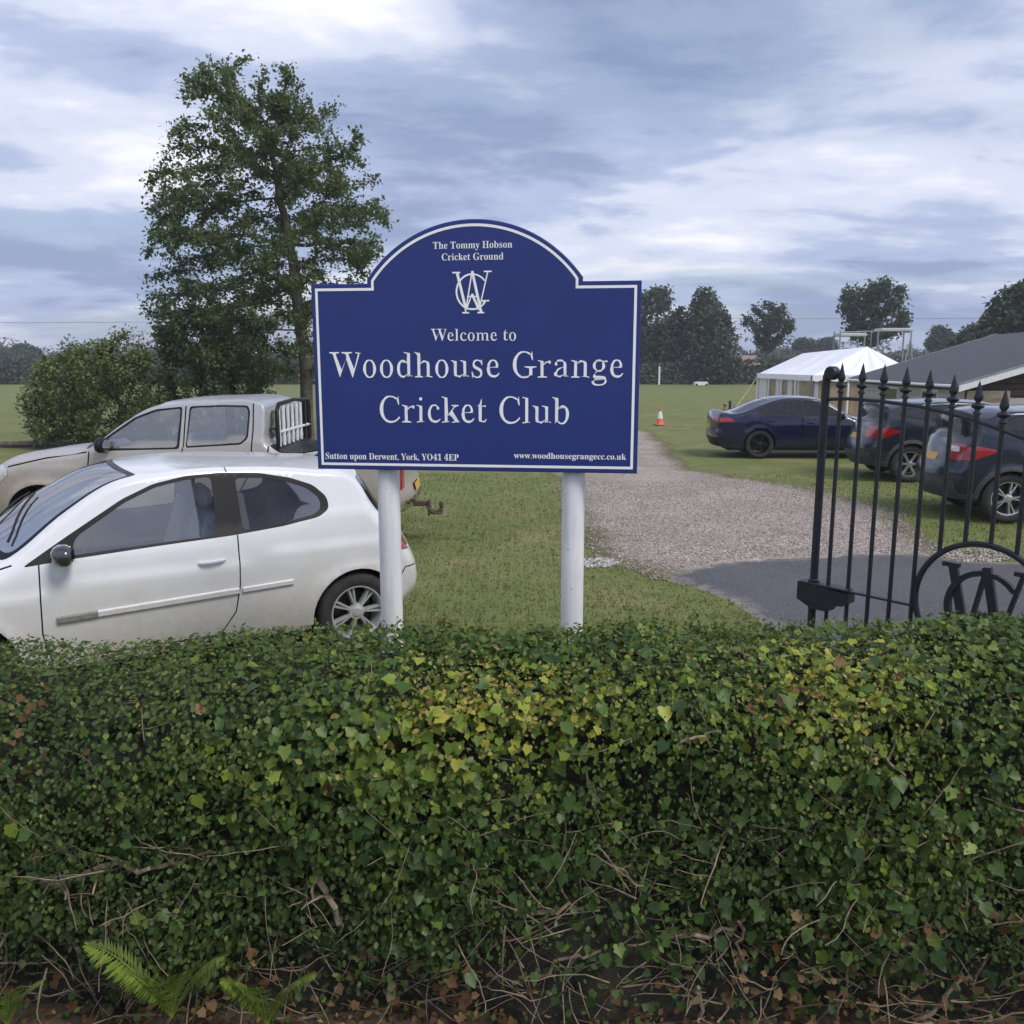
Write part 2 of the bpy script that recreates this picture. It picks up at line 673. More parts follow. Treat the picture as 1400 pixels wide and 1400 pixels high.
M['stone'] = tint_mat('loose_stone', [(0, (.15, .12, .105)), (.5, (.33, .285, .26)), (.85, (.44, .395, .37)), (1, (.66, .62, .58))])
M['white_stone'] = tint_mat('white_stone', [(0, (.25, .24, .23)), (.6, (.42, .41, .40)), (1, (.62, .61, .59))])
tag(pebbles('loose_gravel', drive, 16000, .007, .020, M['stone'], 11, apron), 'loose grey stones scattered over the gravel drive', 'gravel', kind='stuff')
patch1 = gp((770, 769), (798, 762), (832, 761), (848, 767), (832, 774), (795, 775))
patch2 = gp((1284, 757), (1310, 749), (1370, 748), (1400, 756), (1370, 766), (1310, 767))
tag(pebbles('white_gravel', patch1, 420, .01, .028, M['white_stone'], 12), 'small patch of white stones beside the right sign post', 'gravel', kind='stuff')
tag(pebbles('white_gravel', patch2, 700, .01, .026, M['stone'], 13), 'patch of pale stones at the asphalt edge inside the gate ring', 'gravel', kind='stuff')


def blades(name, n, x0, x1, y0, y1, reject, seed, hmin, hmax, m, pw=1.7):
    r = np.random.default_rng(seed)
    P = np.column_stack([r.uniform(x0, x1, n * 5), r.uniform(y0, y1, n * 5)])
    P = P[r.random(len(P)) < np.clip((y0 + 1.2) / P[:, 1], 0, 1) ** pw]
    P = P[np.abs(P[:, 0]) < P[:, 1] * .80 + 1.2]
    for rj, soft in reject:
        d = seg_dist(P, rj, True)
        ins = pip(rj, P)
        P = P[~(ins & (r.random(len(P)) > np.exp(-d / soft)))]
    # tufts: pull the roots together
    g = .11
    cell = np.floor(P / g)
    hsh = np.sin(cell[:, 0] * 12.99 + cell[:, 1] * 78.2) * 43758.5
    frac = hsh - np.floor(hsh)
    P = P + ((cell + .5) * g - P) * (.25 * frac)[:, None]
    P = P[:n]
    frac = frac[:n]
    k = len(P)
    h = r.uniform(hmin, hmax, k) * (.6 + .8 * frac)
    an = r.uniform(0, 6.28, k)
    w = r.uniform(.0022, .0042, k) * (1 + P[:, 1] * .10)
    ln = r.normal(0, .5, (k, 2)) * h[:, None]
    z = terrain_z(P[:, 0], P[:, 1]) - .002
    d = np.column_stack([np.cos(an), np.sin(an)]) * w[:, None]
    V = np.zeros((k, 3, 3))
    V[:, 0, :2], V[:, 1, :2], V[:, 2, :2] = P - d, P + d, P + ln
    V[:, 0, 2] = V[:, 1, 2] = z
    V[:, 2, 2] = z + h
    me = mesh_np(name, V.reshape(-1, 3), np.arange(k * 3).reshape(-1, 3), m)
    patch = .5 + .25 * np.sin(P[:, 0] * 1.9 + 1.3 * np.sin(P[:, 1] * 1.1)) + .2 * np.sin(P[:, 1] * 2.3 + P[:, 0])
    set_tint(me, np.repeat(np.clip(.15 + .30 * r.random(k) + .42 * patch, 0, 1), 3))
    return link(name, me)


M['blade'] = leaf_mat('grass_blade', [(0, (.095, .120, .038)), (.45, (.142, .165, .054)), (.75, (.200, .205, .082)), (1, (.38, .34, .18))], .6, .42, .15)
tag(blades('lawn_grass', 150000, -9, 9, 3.1, 17, [(drive, .30), (apron, .06)], 21, .012, .034, M['blade']),
    'short mown grass blades on the lawn around the sign posts', 'grass', kind='stuff')

# ================================================================== welcome sign
M['sign_blue'] = simple('sign_blue', (.0155, .032, .185), .38, var=.07, scale=3, spec=.45)
M['sign_edge'] = simple('sign_edge', (.014, .022, .13), .45, var=.1)
M['sign_white'] = simple('sign_white', (.90, .915, .95), .5, var=.02, scale=20)
M['post_white'] = simple('post_white_paint', (.72, .73, .76), .42, var=.16, scale=3.5, bump=.10, bscale=60)
def weathered_post():
    m, N, K, B = new_mat('post_white_paint')
    f = noise_node(N, K, 5.0, 6, .65, stretch=(1.6, 1.6, .16))
    g_ = noise_node(N, K, 2.2, 5, .6)
    c = ramp_node(N, K, g_, [(.3, (.64, .655, .69)), (.7, (.78, .785, .80))])
    c = mix_rgb(N, K, ramp_node(N, K, f, [(.52, 0.0), (.72, .55)]), c, (.40, .42, .37))
    sp = ramp_node(N, K, noise_node(N, K, 55, 3, .5), [(.70, 0.0), (.76, .8)])
    K.new(mix_rgb(N, K, sp, c, (.16, .10, .07)), B.inputs['Base Color'])
    B.inputs['Roughness'].default_value = .45
    return m


M['post_white'] = weathered_post()
M['steel'] = simple('galvanised_steel', (.34, .35, .36), .45, .8, var=.2)


def offset_poly(poly, d):
    P = np.asarray(poly, float)
    out = []
    n = len(P)
    for i in range(n):
        a, b, c = P[i - 1], P[i], P[(i + 1) % n]
        e1, e2 = (b - a) / (np.hypot(*(b - a)) + 1e-9), (c - b) / (np.hypot(*(c - b)) + 1e-9)
        n1, n2 = np.array([-e1[1], e1[0]]), np.array([-e2[1], e2[0]])
        m_ = n1 + n2
        m_ /= np.hypot(*m_) + 1e-9
        out.append(b + m_ * d / max(.35, m_ @ n1))
    return np.array(out)


def math_serif(x):
    r = ''
    for ch in x:
        if 'A' <= ch <= 'Z':
            r += chr(0x1D400 + ord(ch) - 65)
        elif 'a' <= ch <= 'z':
            r += chr(0x1D41A + ord(ch) - 97)
        elif '0' <= ch <= '9':
            r += chr(0x1D7CE + ord(ch) - 48)
        else:
            r += ch
    return r


def thin_stems(co, edges, lo=.055, hi=.11, cut=.30):
    """slim the thick stems of bold letters and keep their hairlines"""
    A, Bq = co[edges[:, 0]], co[edges[:, 1]]
    nrm = np.zeros((len(co), 2))
    for (i, j), sgn in zip(edges, np.ones(len(edges))):
        d = co[j] - co[i]
        n = np.array([d[1], -d[0]]) / (np.hypot(*d) + 1e-9)
        nrm[i] += n
        nrm[j] += n
    nrm /= np.linalg.norm(nrm, axis=1)[:, None] + 1e-9
    out = co.copy()
    for v in np.unique(edges):
        d = -nrm[v]
        p = co[v] + d * 1e-3
        e = Bq - A
        den = d[0] * e[:, 1] - d[1] * e[:, 0]
        den = np.where(np.abs(den) < 1e-9, 1e-9, den)
        w = A - p
        t = (w[:, 0] * e[:, 1] - w[:, 1] * e[:, 0]) / den
        u = (w[:, 0] * d[1] - w[:, 1] * d[0]) / den
        ok = (t > 0) & (u >= 0) & (u <= 1)
        if not ok.any():
            continue
        th = t[ok].min()
        f = min(1, max(0, (th - lo) / (hi - lo)))
        out[v] += d * min(th, .2) * cut * .5 * f
    return out


def text_mesh(name, body, x0, x1, base, cap, y, m, off, thin=0.0):
    cu = bpy.data.curves.new(name, 'FONT')
    cu.body = math_serif(body)
    cu.size = 1
    cu.offset = off
    cu.resolution_u = 6
    o = bpy.data.objects.new(name, cu)
    COL.objects.link(o)
    bpy.context.view_layer.update()
    me = bpy.data.meshes.new_from_object(o.evaluated_get(bpy.context.evaluated_depsgraph_get()))
    bpy.data.objects.remove(o)
    bpy.data.curves.remove(cu)
    n = len(me.vertices)
    co = np.empty(n * 3)
    me.vertices.foreach_get('co', co)
    co = co.reshape(-1, 3)
    me.update(calc_edges=True)
    cnt = {}
    for pl in me.polygons:
        for a_, b_ in pl.edge_keys:
            cnt[(a_, b_)] = cnt.get((a_, b_), 0) + 1
    direct = []
    for pl in me.polygons:
        vs = list(pl.vertices)
        flip = pl.normal[2] < 0
        for k in range(len(vs)):
            i, j = vs[k], vs[(k + 1) % len(vs)]
            if cnt[(min(i, j), max(i, j))] == 1:
                direct.append((j, i) if flip else (i, j))
    if thin and direct:
        co[:, :2] = thin_stems(co[:, :2].copy(), np.array(direct), cut=thin)
    lo, hi = co[:, 0].min(), co[:, 0].max()
    sx = (x1 - x0) / (hi - lo)
    sy = cap / .68
    V = np.column_stack([x0 + (co[:, 0] - lo) * sx, np.full(n, y), base + co[:, 1] * sy])
    # one mesh for each word: cut where the gap between letters is as wide as a space
    polys = [list(pl.vertices) for pl in me.polygons]
    span = sorted((co[f, 0].min(), co[f, 0].max(), k) for k, f in enumerate(polys))
    words, right = [[]], span[0][1]
    for l_, r_, k in span:
        if l_ - right > .15:
            words.append([])
        words[-1].append(k)
        right = max(right, r_)
    bpy.data.meshes.remove(me)
    out = []
    for w in words:
        used = sorted({i for k in w for i in polys[k]})
        idx = {i: j for j, i in enumerate(used)}
        out.append(mesh_np(name, V[used], [[idx[i] for i in polys[k]] for k in w], m))
    return out


def stroke(mb, a, b, w, y0, y1):
    a, b = np.asarray(a, float), np.asarray(b, float)
    t = (b - a) / (np.hypot(*(b - a)) + 1e-9)
    nn = np.array([-t[1], t[0]]) * w / 2
    mb.prism([tuple(a - nn), tuple(b - nn), tuple(b + nn), tuple(a + nn)], y0, y1)


def emblem(mb, cx, cz, sc, w, y0, y1, dy):
    """the W, G, A monogram: one letter over the other (units: a 370 x 380 field)"""
    def q(x, y):
        return (cx + (x - 605) * sc, cz + (700 - y) * sc)
    k = [0]

    def s(a, b, ww=1.0):
        e = dy * k[0]
        k[0] += 1
        stroke(mb, q(*a), q(*b), w * ww, y0 - e, y1)
    s((462, 520), (545, 860), 1.5)
    s((545, 860), (602, 715), .7)
    s((602, 715), (668, 860), 1.3)
    s((668, 860), (752, 515), .7)
    s((418, 520), (492, 520), .8)
    s((715, 513), (788, 513), .8)
    s((605, 508), (538, 885), .75)
    s((605, 508), (688, 885), 1.45)
    s((508, 886), (572, 886), .8)
    s((652, 886), (716, 886), .8)
    s((556, 738), (655, 738), .7)
    pts = [(605 + 150 * math.cos(R(a)), 695 - 160 * math.sin(R(a))) for a in range(38, 322, 12)]
    for a, b in zip(pts[:-1], pts[1:]):
        s(a, b, 1.0 if 110 < 605 - a[0] + 150 < 400 else .85)
    s(pts[-1], (728, 775), 1.2)
    s((690, 778), (765, 778), .8)


SA, SB = at(437, 640, 4.40), at(870, 645, 4.20)
s_u = (SB - SA)
s_u[2] = 0
SW = np.linalg.norm(s_u)
s_u /= SW
s_n = np.array([-s_u[1], s_u[0], 0])


def sign_uv(x, y):
    p = on_plane(x, y, SA, s_n)
    return float((p - SA) @ s_u - SW / 2), float(p[2])


def build_sign():
    mid = SA + s_u * SW / 2
    root = empty('welcome_sign', (mid[0], mid[1], 0), math.atan2(s_u[1], s_u[0]))
    tag(root, 'navy blue welcome sign board with white lettering on two white posts', 'sign')
    w2 = SW / 2 + .003
    zb, zs = 1.622, 2.552
    l, r_ = sign_uv(503, 385)[0], sign_uv(797, 384)[0]
    zt = sign_uv(650, 300)[1]
    cu, hw, rise = (l + r_) / 2, (r_ - l) / 2, zt - zs - .022
    rad = (hw * hw + rise * rise) / (2 * rise)
    a0 = math.asin(min(1, hw / rad))
    arc = [(cu + rad * math.sin(a), zt - rad + rad * math.cos(a)) for a in np.linspace(a0, -a0, 45)]
    outl = [(-w2, zb), (w2, zb), (w2, zs), (cu + hw, zs)] + arc + [(cu - hw, zs), (-w2, zs)]
    # panel: front, back and a bevelled edge
    inner = offset_poly(outl, .004)
    n = len(outl)
    V = [(u, -.013, z) for u, z in outl] + [(u, -.016, z) for u, z in inner] + [(u, .014, z) for u, z in outl]
    Fc = [list(range(n, 2 * n)), list(range(3 * n - 1, 2 * n - 1, -1))]
    for i in range(n):
        j = (i + 1) % n
        Fc += [[i, j, n + j, n + i], [j, i, 2 * n + i, 2 * n + j]]
    link('panel', mesh_np('panel', V, Fc, M['sign_blue']), root)
    # white line: two frames of the outline
    o1, o2 = offset_poly(outl, .021), offset_poly(outl, .034)
    V = [(u, -.0175, z) for u, z in o1] + [(u, -.0175, z) for u, z in o2]
    link('border_line', mesh_np('border_line', V, [[i, (i + 1) % n, n + (i + 1) % n, n + i] for i in range(n)], M['sign_white']), root)
    lines = [('The Tommy Hobson', 593, 701, 340, 9.5, .15), ('Cricket Ground', 605, 689, 356, 9.5, .15),
             ('Welcome to', 590, 706, 466, 16.5, .34), ('Woodhouse Grange', 453, 852, 516, 35, .42),
             ('Cricket Club', 521, 778, 578, 36, .42), ('Sutton upon Derwent, York, YO41 4EP', 447, 628, 628, 8.5, 0),
             ('www.woodhousegrangecc.co.uk', 703, 856, 627, 8.0, 0)]
    for body, x0, x1, yb, cap, off in lines:
        u0, z0 = sign_uv(x0, yb)
        u1, _ = sign_uv(x1, yb)
        _, z1 = sign_uv((x0 + x1) / 2, yb - cap)
        zm = sign_uv((x0 + x1) / 2, yb)[1]
        for wm in text_mesh('lettering', body, u0, u1, zm, z1 - zm, -.0178, M['sign_white'], 0, off):
            link('lettering', wm, root)
    eu, ez = sign_uv(646.5, 400)
    mb = MB()
    emblem(mb, eu, ez, .000525, .0088, -.0172, -.0160, .00005)
    mb.build('emblem', M['sign_white'], root)
    for px in (528, 782):
        u, _ = sign_uv(px, 740)
        mb = MB().lathe([(.0585, -.3), (.0585, 2.30), (.055, 2.315), (.0, 2.318)], 28, (u, .078, 0))
        p = mb.build('post', M['post_white'], root, True)
        MB().box((u, .0175, 1.85), (.16, .006, .04), bev=.002).build('bracket', M['steel'], p)
        MB().box((u, .0175, 2.20), (.16, .006, .04), bev=.002).build('bracket', M['steel'], p)


build_sign()

# ================================================================== iron gate
M['iron'] = simple('black_iron', (.016, .019, .027), .42, .0, var=.35, scale=20, bump=.3, bscale=90, spec=.5)
GP0 = at(1122, 643, 5.0)
GPH = R(50)
g_u = np.array([math.cos(GPH), -math.sin(GPH), 0])
g_n = np.array([g_u[1], -g_u[0], 0])


def gate_uv(x, y):
    p = on_plane(x, y, GP0, g_n)
    return float((p - GP0) @ g_u), float(p[2])


def build_gate():
    root = empty('iron_gate', (GP0[0], GP0[1], 0), -GPH)
    tag(root, 'black wrought iron gate with spear topped bars and ring monogram', 'gate')
    iron = M['iron']
    rail_pts = [gate_uv(*p) for p in ((1125, 546), (1160, 545), (1200, 548), (1260, 556), (1297, 565), (1330, 574), (1362, 585), (1400, 600))]
    ru, rz = [p[0] for p in rail_pts], [p[1] for p in rail_pts]
    ru = [0.0] + ru[1:] + [ru[-1] + .35, ru[-1] + .75]
    rz = [rz[0]] + rz[1:] + [rz[-1] - .16, rz[-1] - .22]
    rail = lambda u: float(np.interp(u, ru, rz))
    uu = np.linspace(0, ru[-1], 40)
    MB().tube([(u, 0, rail(u)) for u in uu], .0115, 6, flat=.9).build('top_rail', iron, root, True)
    gw = ru[-1]
    # hanging stile with a rolled scroll on top
    mb = MB().tube([(0, 0, .05), (0, 0, 1.2), (0, 0, 2.05), (.004, 0, 2.09), (.018, 0, 2.115)], .0235, 10)
    mb.lathe([(.0, -.032), (.034, -.032), (.040, -.02), (.040, .02), (.034, .032), (.0, .032)], 18, (.035, 0, 2.108), 'y')
    mb.lathe([(.034, -.001), (.034, .012), (.0235, .02)], 12, (0, 0, .86))
    mb.build('stile', iron, root, True)
    MB().tube([(gw, 0, .05), (gw, 0, 1.9)], .0235, 10).build('stile', iron, root, True)
    # ring and monogram
    tu, tz = gate_uv(1343, 744)
    rr = .33
    cz, cu = tz - rr, tu + .012
    MB().tube([(cu + rr * math.cos(a), 0, cz + rr * math.sin(a)) for a in np.linspace(0, 2 * math.pi, 57)], .0165, 8, False).build('ring', iron, root, True)
    mb = MB()
    au, az = gate_uv(1350, 776)
    emblem(mb, au, az - 192 * .00118, .00118, .029, -.012, .012, .0006)
    mb.build('monogram', iron, root)
    fin_me = None
    sp = .125
    k = 1
    while k * sp - .03 < gw - .03:
        u = k * sp - .03
        z1 = rail(u) + .03
        inside = abs(u - cu) < rr
        z0 = cz + math.sqrt(max(0, rr * rr - (u - cu) ** 2)) if inside else .06
        me = MB().tube([(0, 0, z0), (0, 0, z1 + .02)], .0118, 8).mesh('bar', iron, True)
        b = link('bar', me, root, (u, 0, 0))
        if inside:
            zl = cz - math.sqrt(max(0, rr * rr - (u - cu) ** 2))
            link('bar', MB().tube([(0, 0, .06), (0, 0, zl)], .0118, 8).mesh('bar', iron, True), root, (u, 0, 0))
        if fin_me is None:
            fb = MB().lathe([(.0125, 0), (.021, .006), (.021, .014), (.0135, .022), (.013, .03), (.030, .038), (.034, .046), (.030, .054),
                             (.014, .062), (.013, .068), (.023, .082), (.0235, .092), (.014, .125), (.007, .155), (.0, .178)], 10)
            fb.v = [(x, y * .62, z) for x, y, z in fb.v]
            fin_me = fb.mesh('finial', iron, True, 35)
        link('finial', fin_me, b, (0, 0, z1))
        k += 1
    zr = .845
    MB().box(((cu - rr) / 2, 0, zr), (cu - rr, .034, .012)).build('middle_rail', iron, root)
    MB().box(((cu + rr + gw) / 2, 0, zr), (gw - cu - rr, .034, .012)).build('middle_rail', iron, root)
    MB().box((gw / 2, 0, .10), (gw, .034, .014)).build('bottom_rail', iron, root)
    mb = MB().prism([(-.085, .745), (.02, .70), (.12, .705), (.15, .75), (.21, .755), (.245, .78), (.245, .835), (-.085, .855)], -.04, .04)
    lk = mb.build('lock_box', iron, root)
    MB().box((.08, 0, .853), (.30, .085, .014), bev=.004).build('lid', iron, lk)
    p = GP0 + g_u * (gw + .12)
    post = empty('gate_post', (p[0], p[1], 0), -GPH)
    tag(post, 'black iron gate post that the gate hangs from', 'post')
    MB().box((0, 0, 1.0), (.12, .12, 2.0), bev=.01).build('shaft', iron, post)
    MB().lathe([(.09, 2.0), (.09, 2.03), (.04, 2.05), (.06, 2.09), (.06, 2.13), (.03, 2.17), (0, 2.18)], 14).build('cap', iron, post, True)
    for z in (.3, 1.6):
        MB().tube([(-.09, 0, z - .05), (-.09, 0, z + .05)], .02, 8).build('hinge', iron, post)


build_gate()

# ================================================================== marquee
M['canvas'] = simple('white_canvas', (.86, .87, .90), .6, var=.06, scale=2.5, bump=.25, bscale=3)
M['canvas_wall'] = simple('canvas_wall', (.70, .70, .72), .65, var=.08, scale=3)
M['tent_window'] = simple('tent_window_beige', (.33, .265, .18), .25, var=.18, scale=1.6, spec=.5)
M['rope'] = simple('rope', (.55, .5, .25), .8)
M['orange'] = simple('orange_plastic', (.62, .13, .055), .5, var=.12)
M['reflect'] = simple('white_sleeve', (.72, .70, .68), .45, var=.1)
M['rubber'] = simple('black_rubber', (.022, .022, .024), .75, var=.3)


def build_marquee():
    NL, NR, FL = at(1110, 514, 34.0), at(1264, 514, 33.4), at(1036, 513, 42.5)
    ez = float(NL[2])
    for q in (NR, FL):
        q[2] = ez
    FR = NR + (FL - NL)
    RN, RF = at(1186, 474, 36.0), at(1098, 483, 41.2)
    mid = (NL + NR + FL + FR) / 4
    mid[2] = 0
    root = empty('marquee', tuple(mid))
    tag(root, 'white canvas marquee with scalloped valance behind the cars', 'marquee')
    NL, NR, FL, FR, RN, RF = (p - mid for p in (NL, NR, FL, FR, RN, RF))
    # roof: sagging canvas over a ridge with hipped ends, one sheet for each slope
    for a, b, c, d in ((FL, NL, RN, RF), (NL, NR, RN, RN), (NR, FR, RF, RN), (FR, FL, RF, RF)):
        nu, nv = 41, 13
        V, Fc = [], []
        for j in range(nv):
            t = j / (nv - 1)
            for i in range(nu):
                q = i / (nu - 1)
                p = (a + (b - a) * q) * (1 - t) + (d + (c - d) * q) * t
                sag = -.13 * math.sin(math.pi * t) * (.55 + .45 * math.cos(q * math.pi * 8)) * (1 - .4 * t) - .02 * abs(math.sin(q * math.pi * 4)) * (1 - t)
                V.append((p[0], p[1], p[2] + sag * min(1, 6 * q, 6 * (1 - q))))
        for j in range(nv - 1):
            for i in range(nu - 1):
                Fc.append([j * nu + i, j * nu + i + 1, (j + 1) * nu + i + 1, (j + 1) * nu + i])
        link('roof_panel', mesh_np('roof_panel', V, Fc, M['canvas'], True), root)
    corners = (NL, NR, FR, FL)
    for k in range(4):
        p, q = corners[k], corners[(k + 1) % 4]
        ln = float(np.linalg.norm(q - p))
        n = int(ln / .05)
        nx, ny = (q[1] - p[1]) / ln * .03, -(q[0] - p[0]) / ln * .03
        V = []
        for i in range(n + 1):
            f = i / n
            x, y = p[0] + (q[0] - p[0]) * f, p[1] + (q[1] - p[1]) * f
            d = .17 + .05 * abs(math.sin(f * ln / .36 * math.pi))
            wv = .25 * math.sin(f * ln * 9)
            V += [(x + nx * .6, y + ny * .6, ez + .03), (x + nx * (1 + wv), y + ny * (1 + wv), ez - d)]
        link('valance', mesh_np('valance', V, [[2 * i, 2 * i + 1, 2 * i + 3, 2 * i + 2] for i in range(n)], M['canvas'], True), root)
    for p, q, m_ in ((NL, NR, 3), (FL, NL, 4)):
        for i in range(m_ + 1):
            c = p + (q - p) * i / m_
            MB().tube([(c[0], c[1], 0), (c[0], c[1], ez + .02)], .04, 8).build('pole', M['canvas'], root, True)

    def drape(p, q, f0, f1, m, name, inn=.09, amp=.02):
        n = 24
        t = (q - p) / np.linalg.norm(q - p)
        nn = np.array([-t[1], t[0], 0])
        V = []
        for i in range(n + 1):
            c = p + (q - p) * (f0 + (f1 - f0) * i / n) + nn * (inn + amp * math.sin(i * 1.35))
            V += [(c[0], c[1], .02), (c[0], c[1], ez - .02)]
        link(name, mesh_np(name, V, [[2 * i, 2 * i + 2, 2 * i + 3, 2 * i + 1] for i in range(n)], m, True), root)
    # left side and near end: white drapes with clear windows between them
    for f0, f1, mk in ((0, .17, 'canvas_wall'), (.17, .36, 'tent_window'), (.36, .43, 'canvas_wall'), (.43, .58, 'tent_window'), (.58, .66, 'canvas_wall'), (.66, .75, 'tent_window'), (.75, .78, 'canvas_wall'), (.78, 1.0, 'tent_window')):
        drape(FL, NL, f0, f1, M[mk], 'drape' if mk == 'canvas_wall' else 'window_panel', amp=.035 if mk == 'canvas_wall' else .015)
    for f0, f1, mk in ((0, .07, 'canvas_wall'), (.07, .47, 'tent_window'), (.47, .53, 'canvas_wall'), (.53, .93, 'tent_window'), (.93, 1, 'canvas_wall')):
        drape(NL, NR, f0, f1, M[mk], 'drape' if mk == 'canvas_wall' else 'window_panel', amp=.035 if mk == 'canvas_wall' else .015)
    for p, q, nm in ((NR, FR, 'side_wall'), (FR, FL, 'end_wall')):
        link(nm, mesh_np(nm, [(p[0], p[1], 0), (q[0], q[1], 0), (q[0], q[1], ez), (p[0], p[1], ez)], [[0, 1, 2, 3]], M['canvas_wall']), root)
    # guy rope to a stake in the grass
    g = ground(1004, 562) - mid
    g[2] = .05
    a_ = FL + np.array([0, 0, -.1])
    MB().tube([a_, a_ * .5 + g * .5 + np.array([0, 0, -.02]), g], .022, 6).build('guy_rope', M['rope'], root)
    MB().tube([g + np.array([0, 0, -.1]), g + np.array([0, 0, .25])], .02, 6).build('stake', M['steel'], root)


build_marquee()


def marker_post(px, py, h, label, m):
    g = ground(px, py)
    o = empty('marker_post', (g[0], g[1], 0))
    tag(o, label, 'post')
    MB().tube([(0, 0, 0), (0, 0, h - .05)], .05, 10).build('shaft', m, o, True)
    MB().lathe([(.055, h - .05), (.055, h), (.02, h + .02), (0, h + .02)], 10).build('cap', M['rubber'], o, True)
    MB().lathe([(.11, 0), (.11, .03), (.05, .06)], 12).build('base', M['rubber'], o, True)


marker_post(990, 580, .72, 'orange marker post on the grass behind the saloon', M['orange'])
marker_post(997, 577, .80, 'dark marker post next to the orange marker post', M['rubber'])


def traffic_cone(px, py):
    g = ground(px, py)
    o = empty('traffic_cone', (g[0], g[1], 0), .4)
    tag(o, 'orange and white traffic cone standing on the grass', 'traffic cone')
    MB().box((0, 0, .02), (.38, .38, .04), bev=.02).build('base', M['orange'], o)
    r = lambda z: .145 - (z - .04) * .19
    MB().lathe([(.16, .04), (r(.06), .06), (r(.24), .24)], 20).build('cone_body', M['orange'], o, True)
    MB().lathe([(r(.24) + .002, .24), (r(.5) + .002, .50)], 20).build('reflective_sleeve', M['reflect'], o, True)
    MB().lathe([(r(.5), .50), (r(.62), .62), (.018, .63), (.0, .63)], 20).build('tip', M['orange'], o, True)


traffic_cone(902, 581)

# ================================================================== clubhouse
M['roof_felt'] = simple('roof_felt', (.062, .066, .078), .75, var=.2, scale=5, bump=.5, bscale=30)
M['cream'] = simple('cream_boards', (.47, .44, .43), .6, var=.10, scale=4, bump=.15)
M['white_paint'] = simple('white_paint', (.76, .77, .80), .5, var=.06)
M['brown_boards'] = simple('brown_boards', (.052, .030, .032), .6, var=.3, scale=6)
M['dark_glass'] = simple('dark_glass', (.02, .025, .03), .08, var=.1, spec=.6)


def build_clubhouse():
    near, far = at(1320, 523, 21.0), at(1176, 517, 30.0)
    d = far - near
    d[2] = 0
    L = np.linalg.norm(d)
    d /= L
    root = empty('clubhouse', (near[0], near[1], 0), math.atan2(d[1], d[0]))
    tag(root, 'single storey clubhouse with dark felt gable roof and cream walls', 'building')
    ez, wd, pitch = float(near[2]), 9.0, .315
    # local: x along the eave (away), y to the left = outwards is +y, building lies at -y
    rise = wd / 2 * pitch
    roof = lambda y: ez + (min(-y, wd + y)) * pitch
    oh = .35
    for sgn in (0, 1):
        ya, yb = (oh * .8, -wd / 2) if sgn == 0 else (-wd - oh * .8, -wd / 2)
        za = ez - oh * .8 * pitch
        mb = MB()
        V = [(-oh, ya, za), (L + oh, ya, za), (L + oh, yb, ez + rise), (-oh, yb, ez + rise)]
        V += [(x, y, z + .05) for x, y, z in V]
        mb.add(V, [[0, 1, 2, 3], [7, 6, 5, 4], [0, 4, 5, 1], [1, 5, 6, 2], [2, 6, 7, 3], [3, 7, 4, 0]])
        mb.build('roof_slope', M['roof_felt'], root)
        # white verge strip along both gables
        for x in (-oh - .02, L + oh + .02):
            v = MB()
            c = [(x, ya, za - .13), (x, yb, ez + rise - .13), (x, yb, ez + rise + .035), (x, ya, za + .035)]
            e = .02 if x < 0 else -.02
            v.add([(a - .018, b, z) for a, b, z in c] + [(a + .018, b, z) for a, b, z in c],
                  [[0, 1, 2, 3], [7, 6, 5, 4], [0, 4, 5, 1], [1, 5, 6, 2], [2, 6, 7, 3], [3, 7, 4, 0]])
            v.build('bargeboard', M['white_paint'], root)
            t = MB()
            c = [(x, ya - .0, za + .04), (x, yb, ez + rise + .04), (x, yb, ez + rise + .075), (x, ya, za + .075)]
            t.add([(a - .03, b, z) for a, b, z in c] + [(a + .03, b, z) for a, b, z in c],
                  [[0, 1, 2, 3], [7, 6, 5, 4], [0, 4, 5, 1], [1, 5, 6, 2], [2, 6, 7, 3], [3, 7, 4, 0]])
            t.build('verge_trim', M['steel'], root)
    MB().box((L / 2, oh * .8 + .05, ez - oh * .25), (L + .7, .09, .08), bev=.03).build('gutter', M['white_paint'], root)
    # left wall: cream boards with shadow gaps
    link('side_wall', mesh_np('side_wall', [(0, -.03, -.1), (L, -.03, -.1), (L, -.03, ez), (0, -.03, ez)], [[0, 1, 2, 3]], M['brown_boards']), root)
    me = MB().box((L / 2, 0, 0), (L, .03, .215), bev=.006).mesh('board', M['cream'])
    z = .11
    while z + .1 < ez - .02:
        link('board', me, root, (0, 0, z))
        z += .222
    for x in (2.2, 5.4):
        f = MB().box((x, .025, 1.15), (1.2, .06, .75)).build('window', M['white_paint'], root)
        MB().box((x, .05, 1.15), (1.06, .03, .61)).build('pane', M['dark_glass'], f)
    # gable end: brown boards above, cream below
    V = [(0, 0, -.1), (0, -wd, -.1), (0, -wd, ez), (0, -wd / 2, ez + rise), (0, 0, ez)]
    link('gable_wall', mesh_np('gable_wall', [(.03 + x, y, z) for x, y, z in V], [[0, 1, 2, 3, 4]], M['brown_boards']), root)
    link('gable_wall', mesh_np('gable_wall', [(L - .03 - x, y, z) for x, y, z in V], [[4, 3, 2, 1, 0]], M['cream']), root)
    z = 1.5
    k = 0
    while z < ez + rise - .1:
        half = wd / 2 if z < ez else wd / 2 * (1 - (z - ez) / rise)
        MB().box((0, -wd / 2, z), (.03, 2 * half - .05, .135), bev=.005).build('gable_board', M['brown_boards'], root)
        z += .145
    MB().box((-.01, -.55, 1.40), (.05, 1.0, .30), bev=.01).build('window_board', simple('sand_board', (.50, .38, .30), .6), root)
    MB().box((-.01, -3.2, .70), (.05, 6.2, 1.35)).build('lower_wall', M['cream'], root)


build_clubhouse()

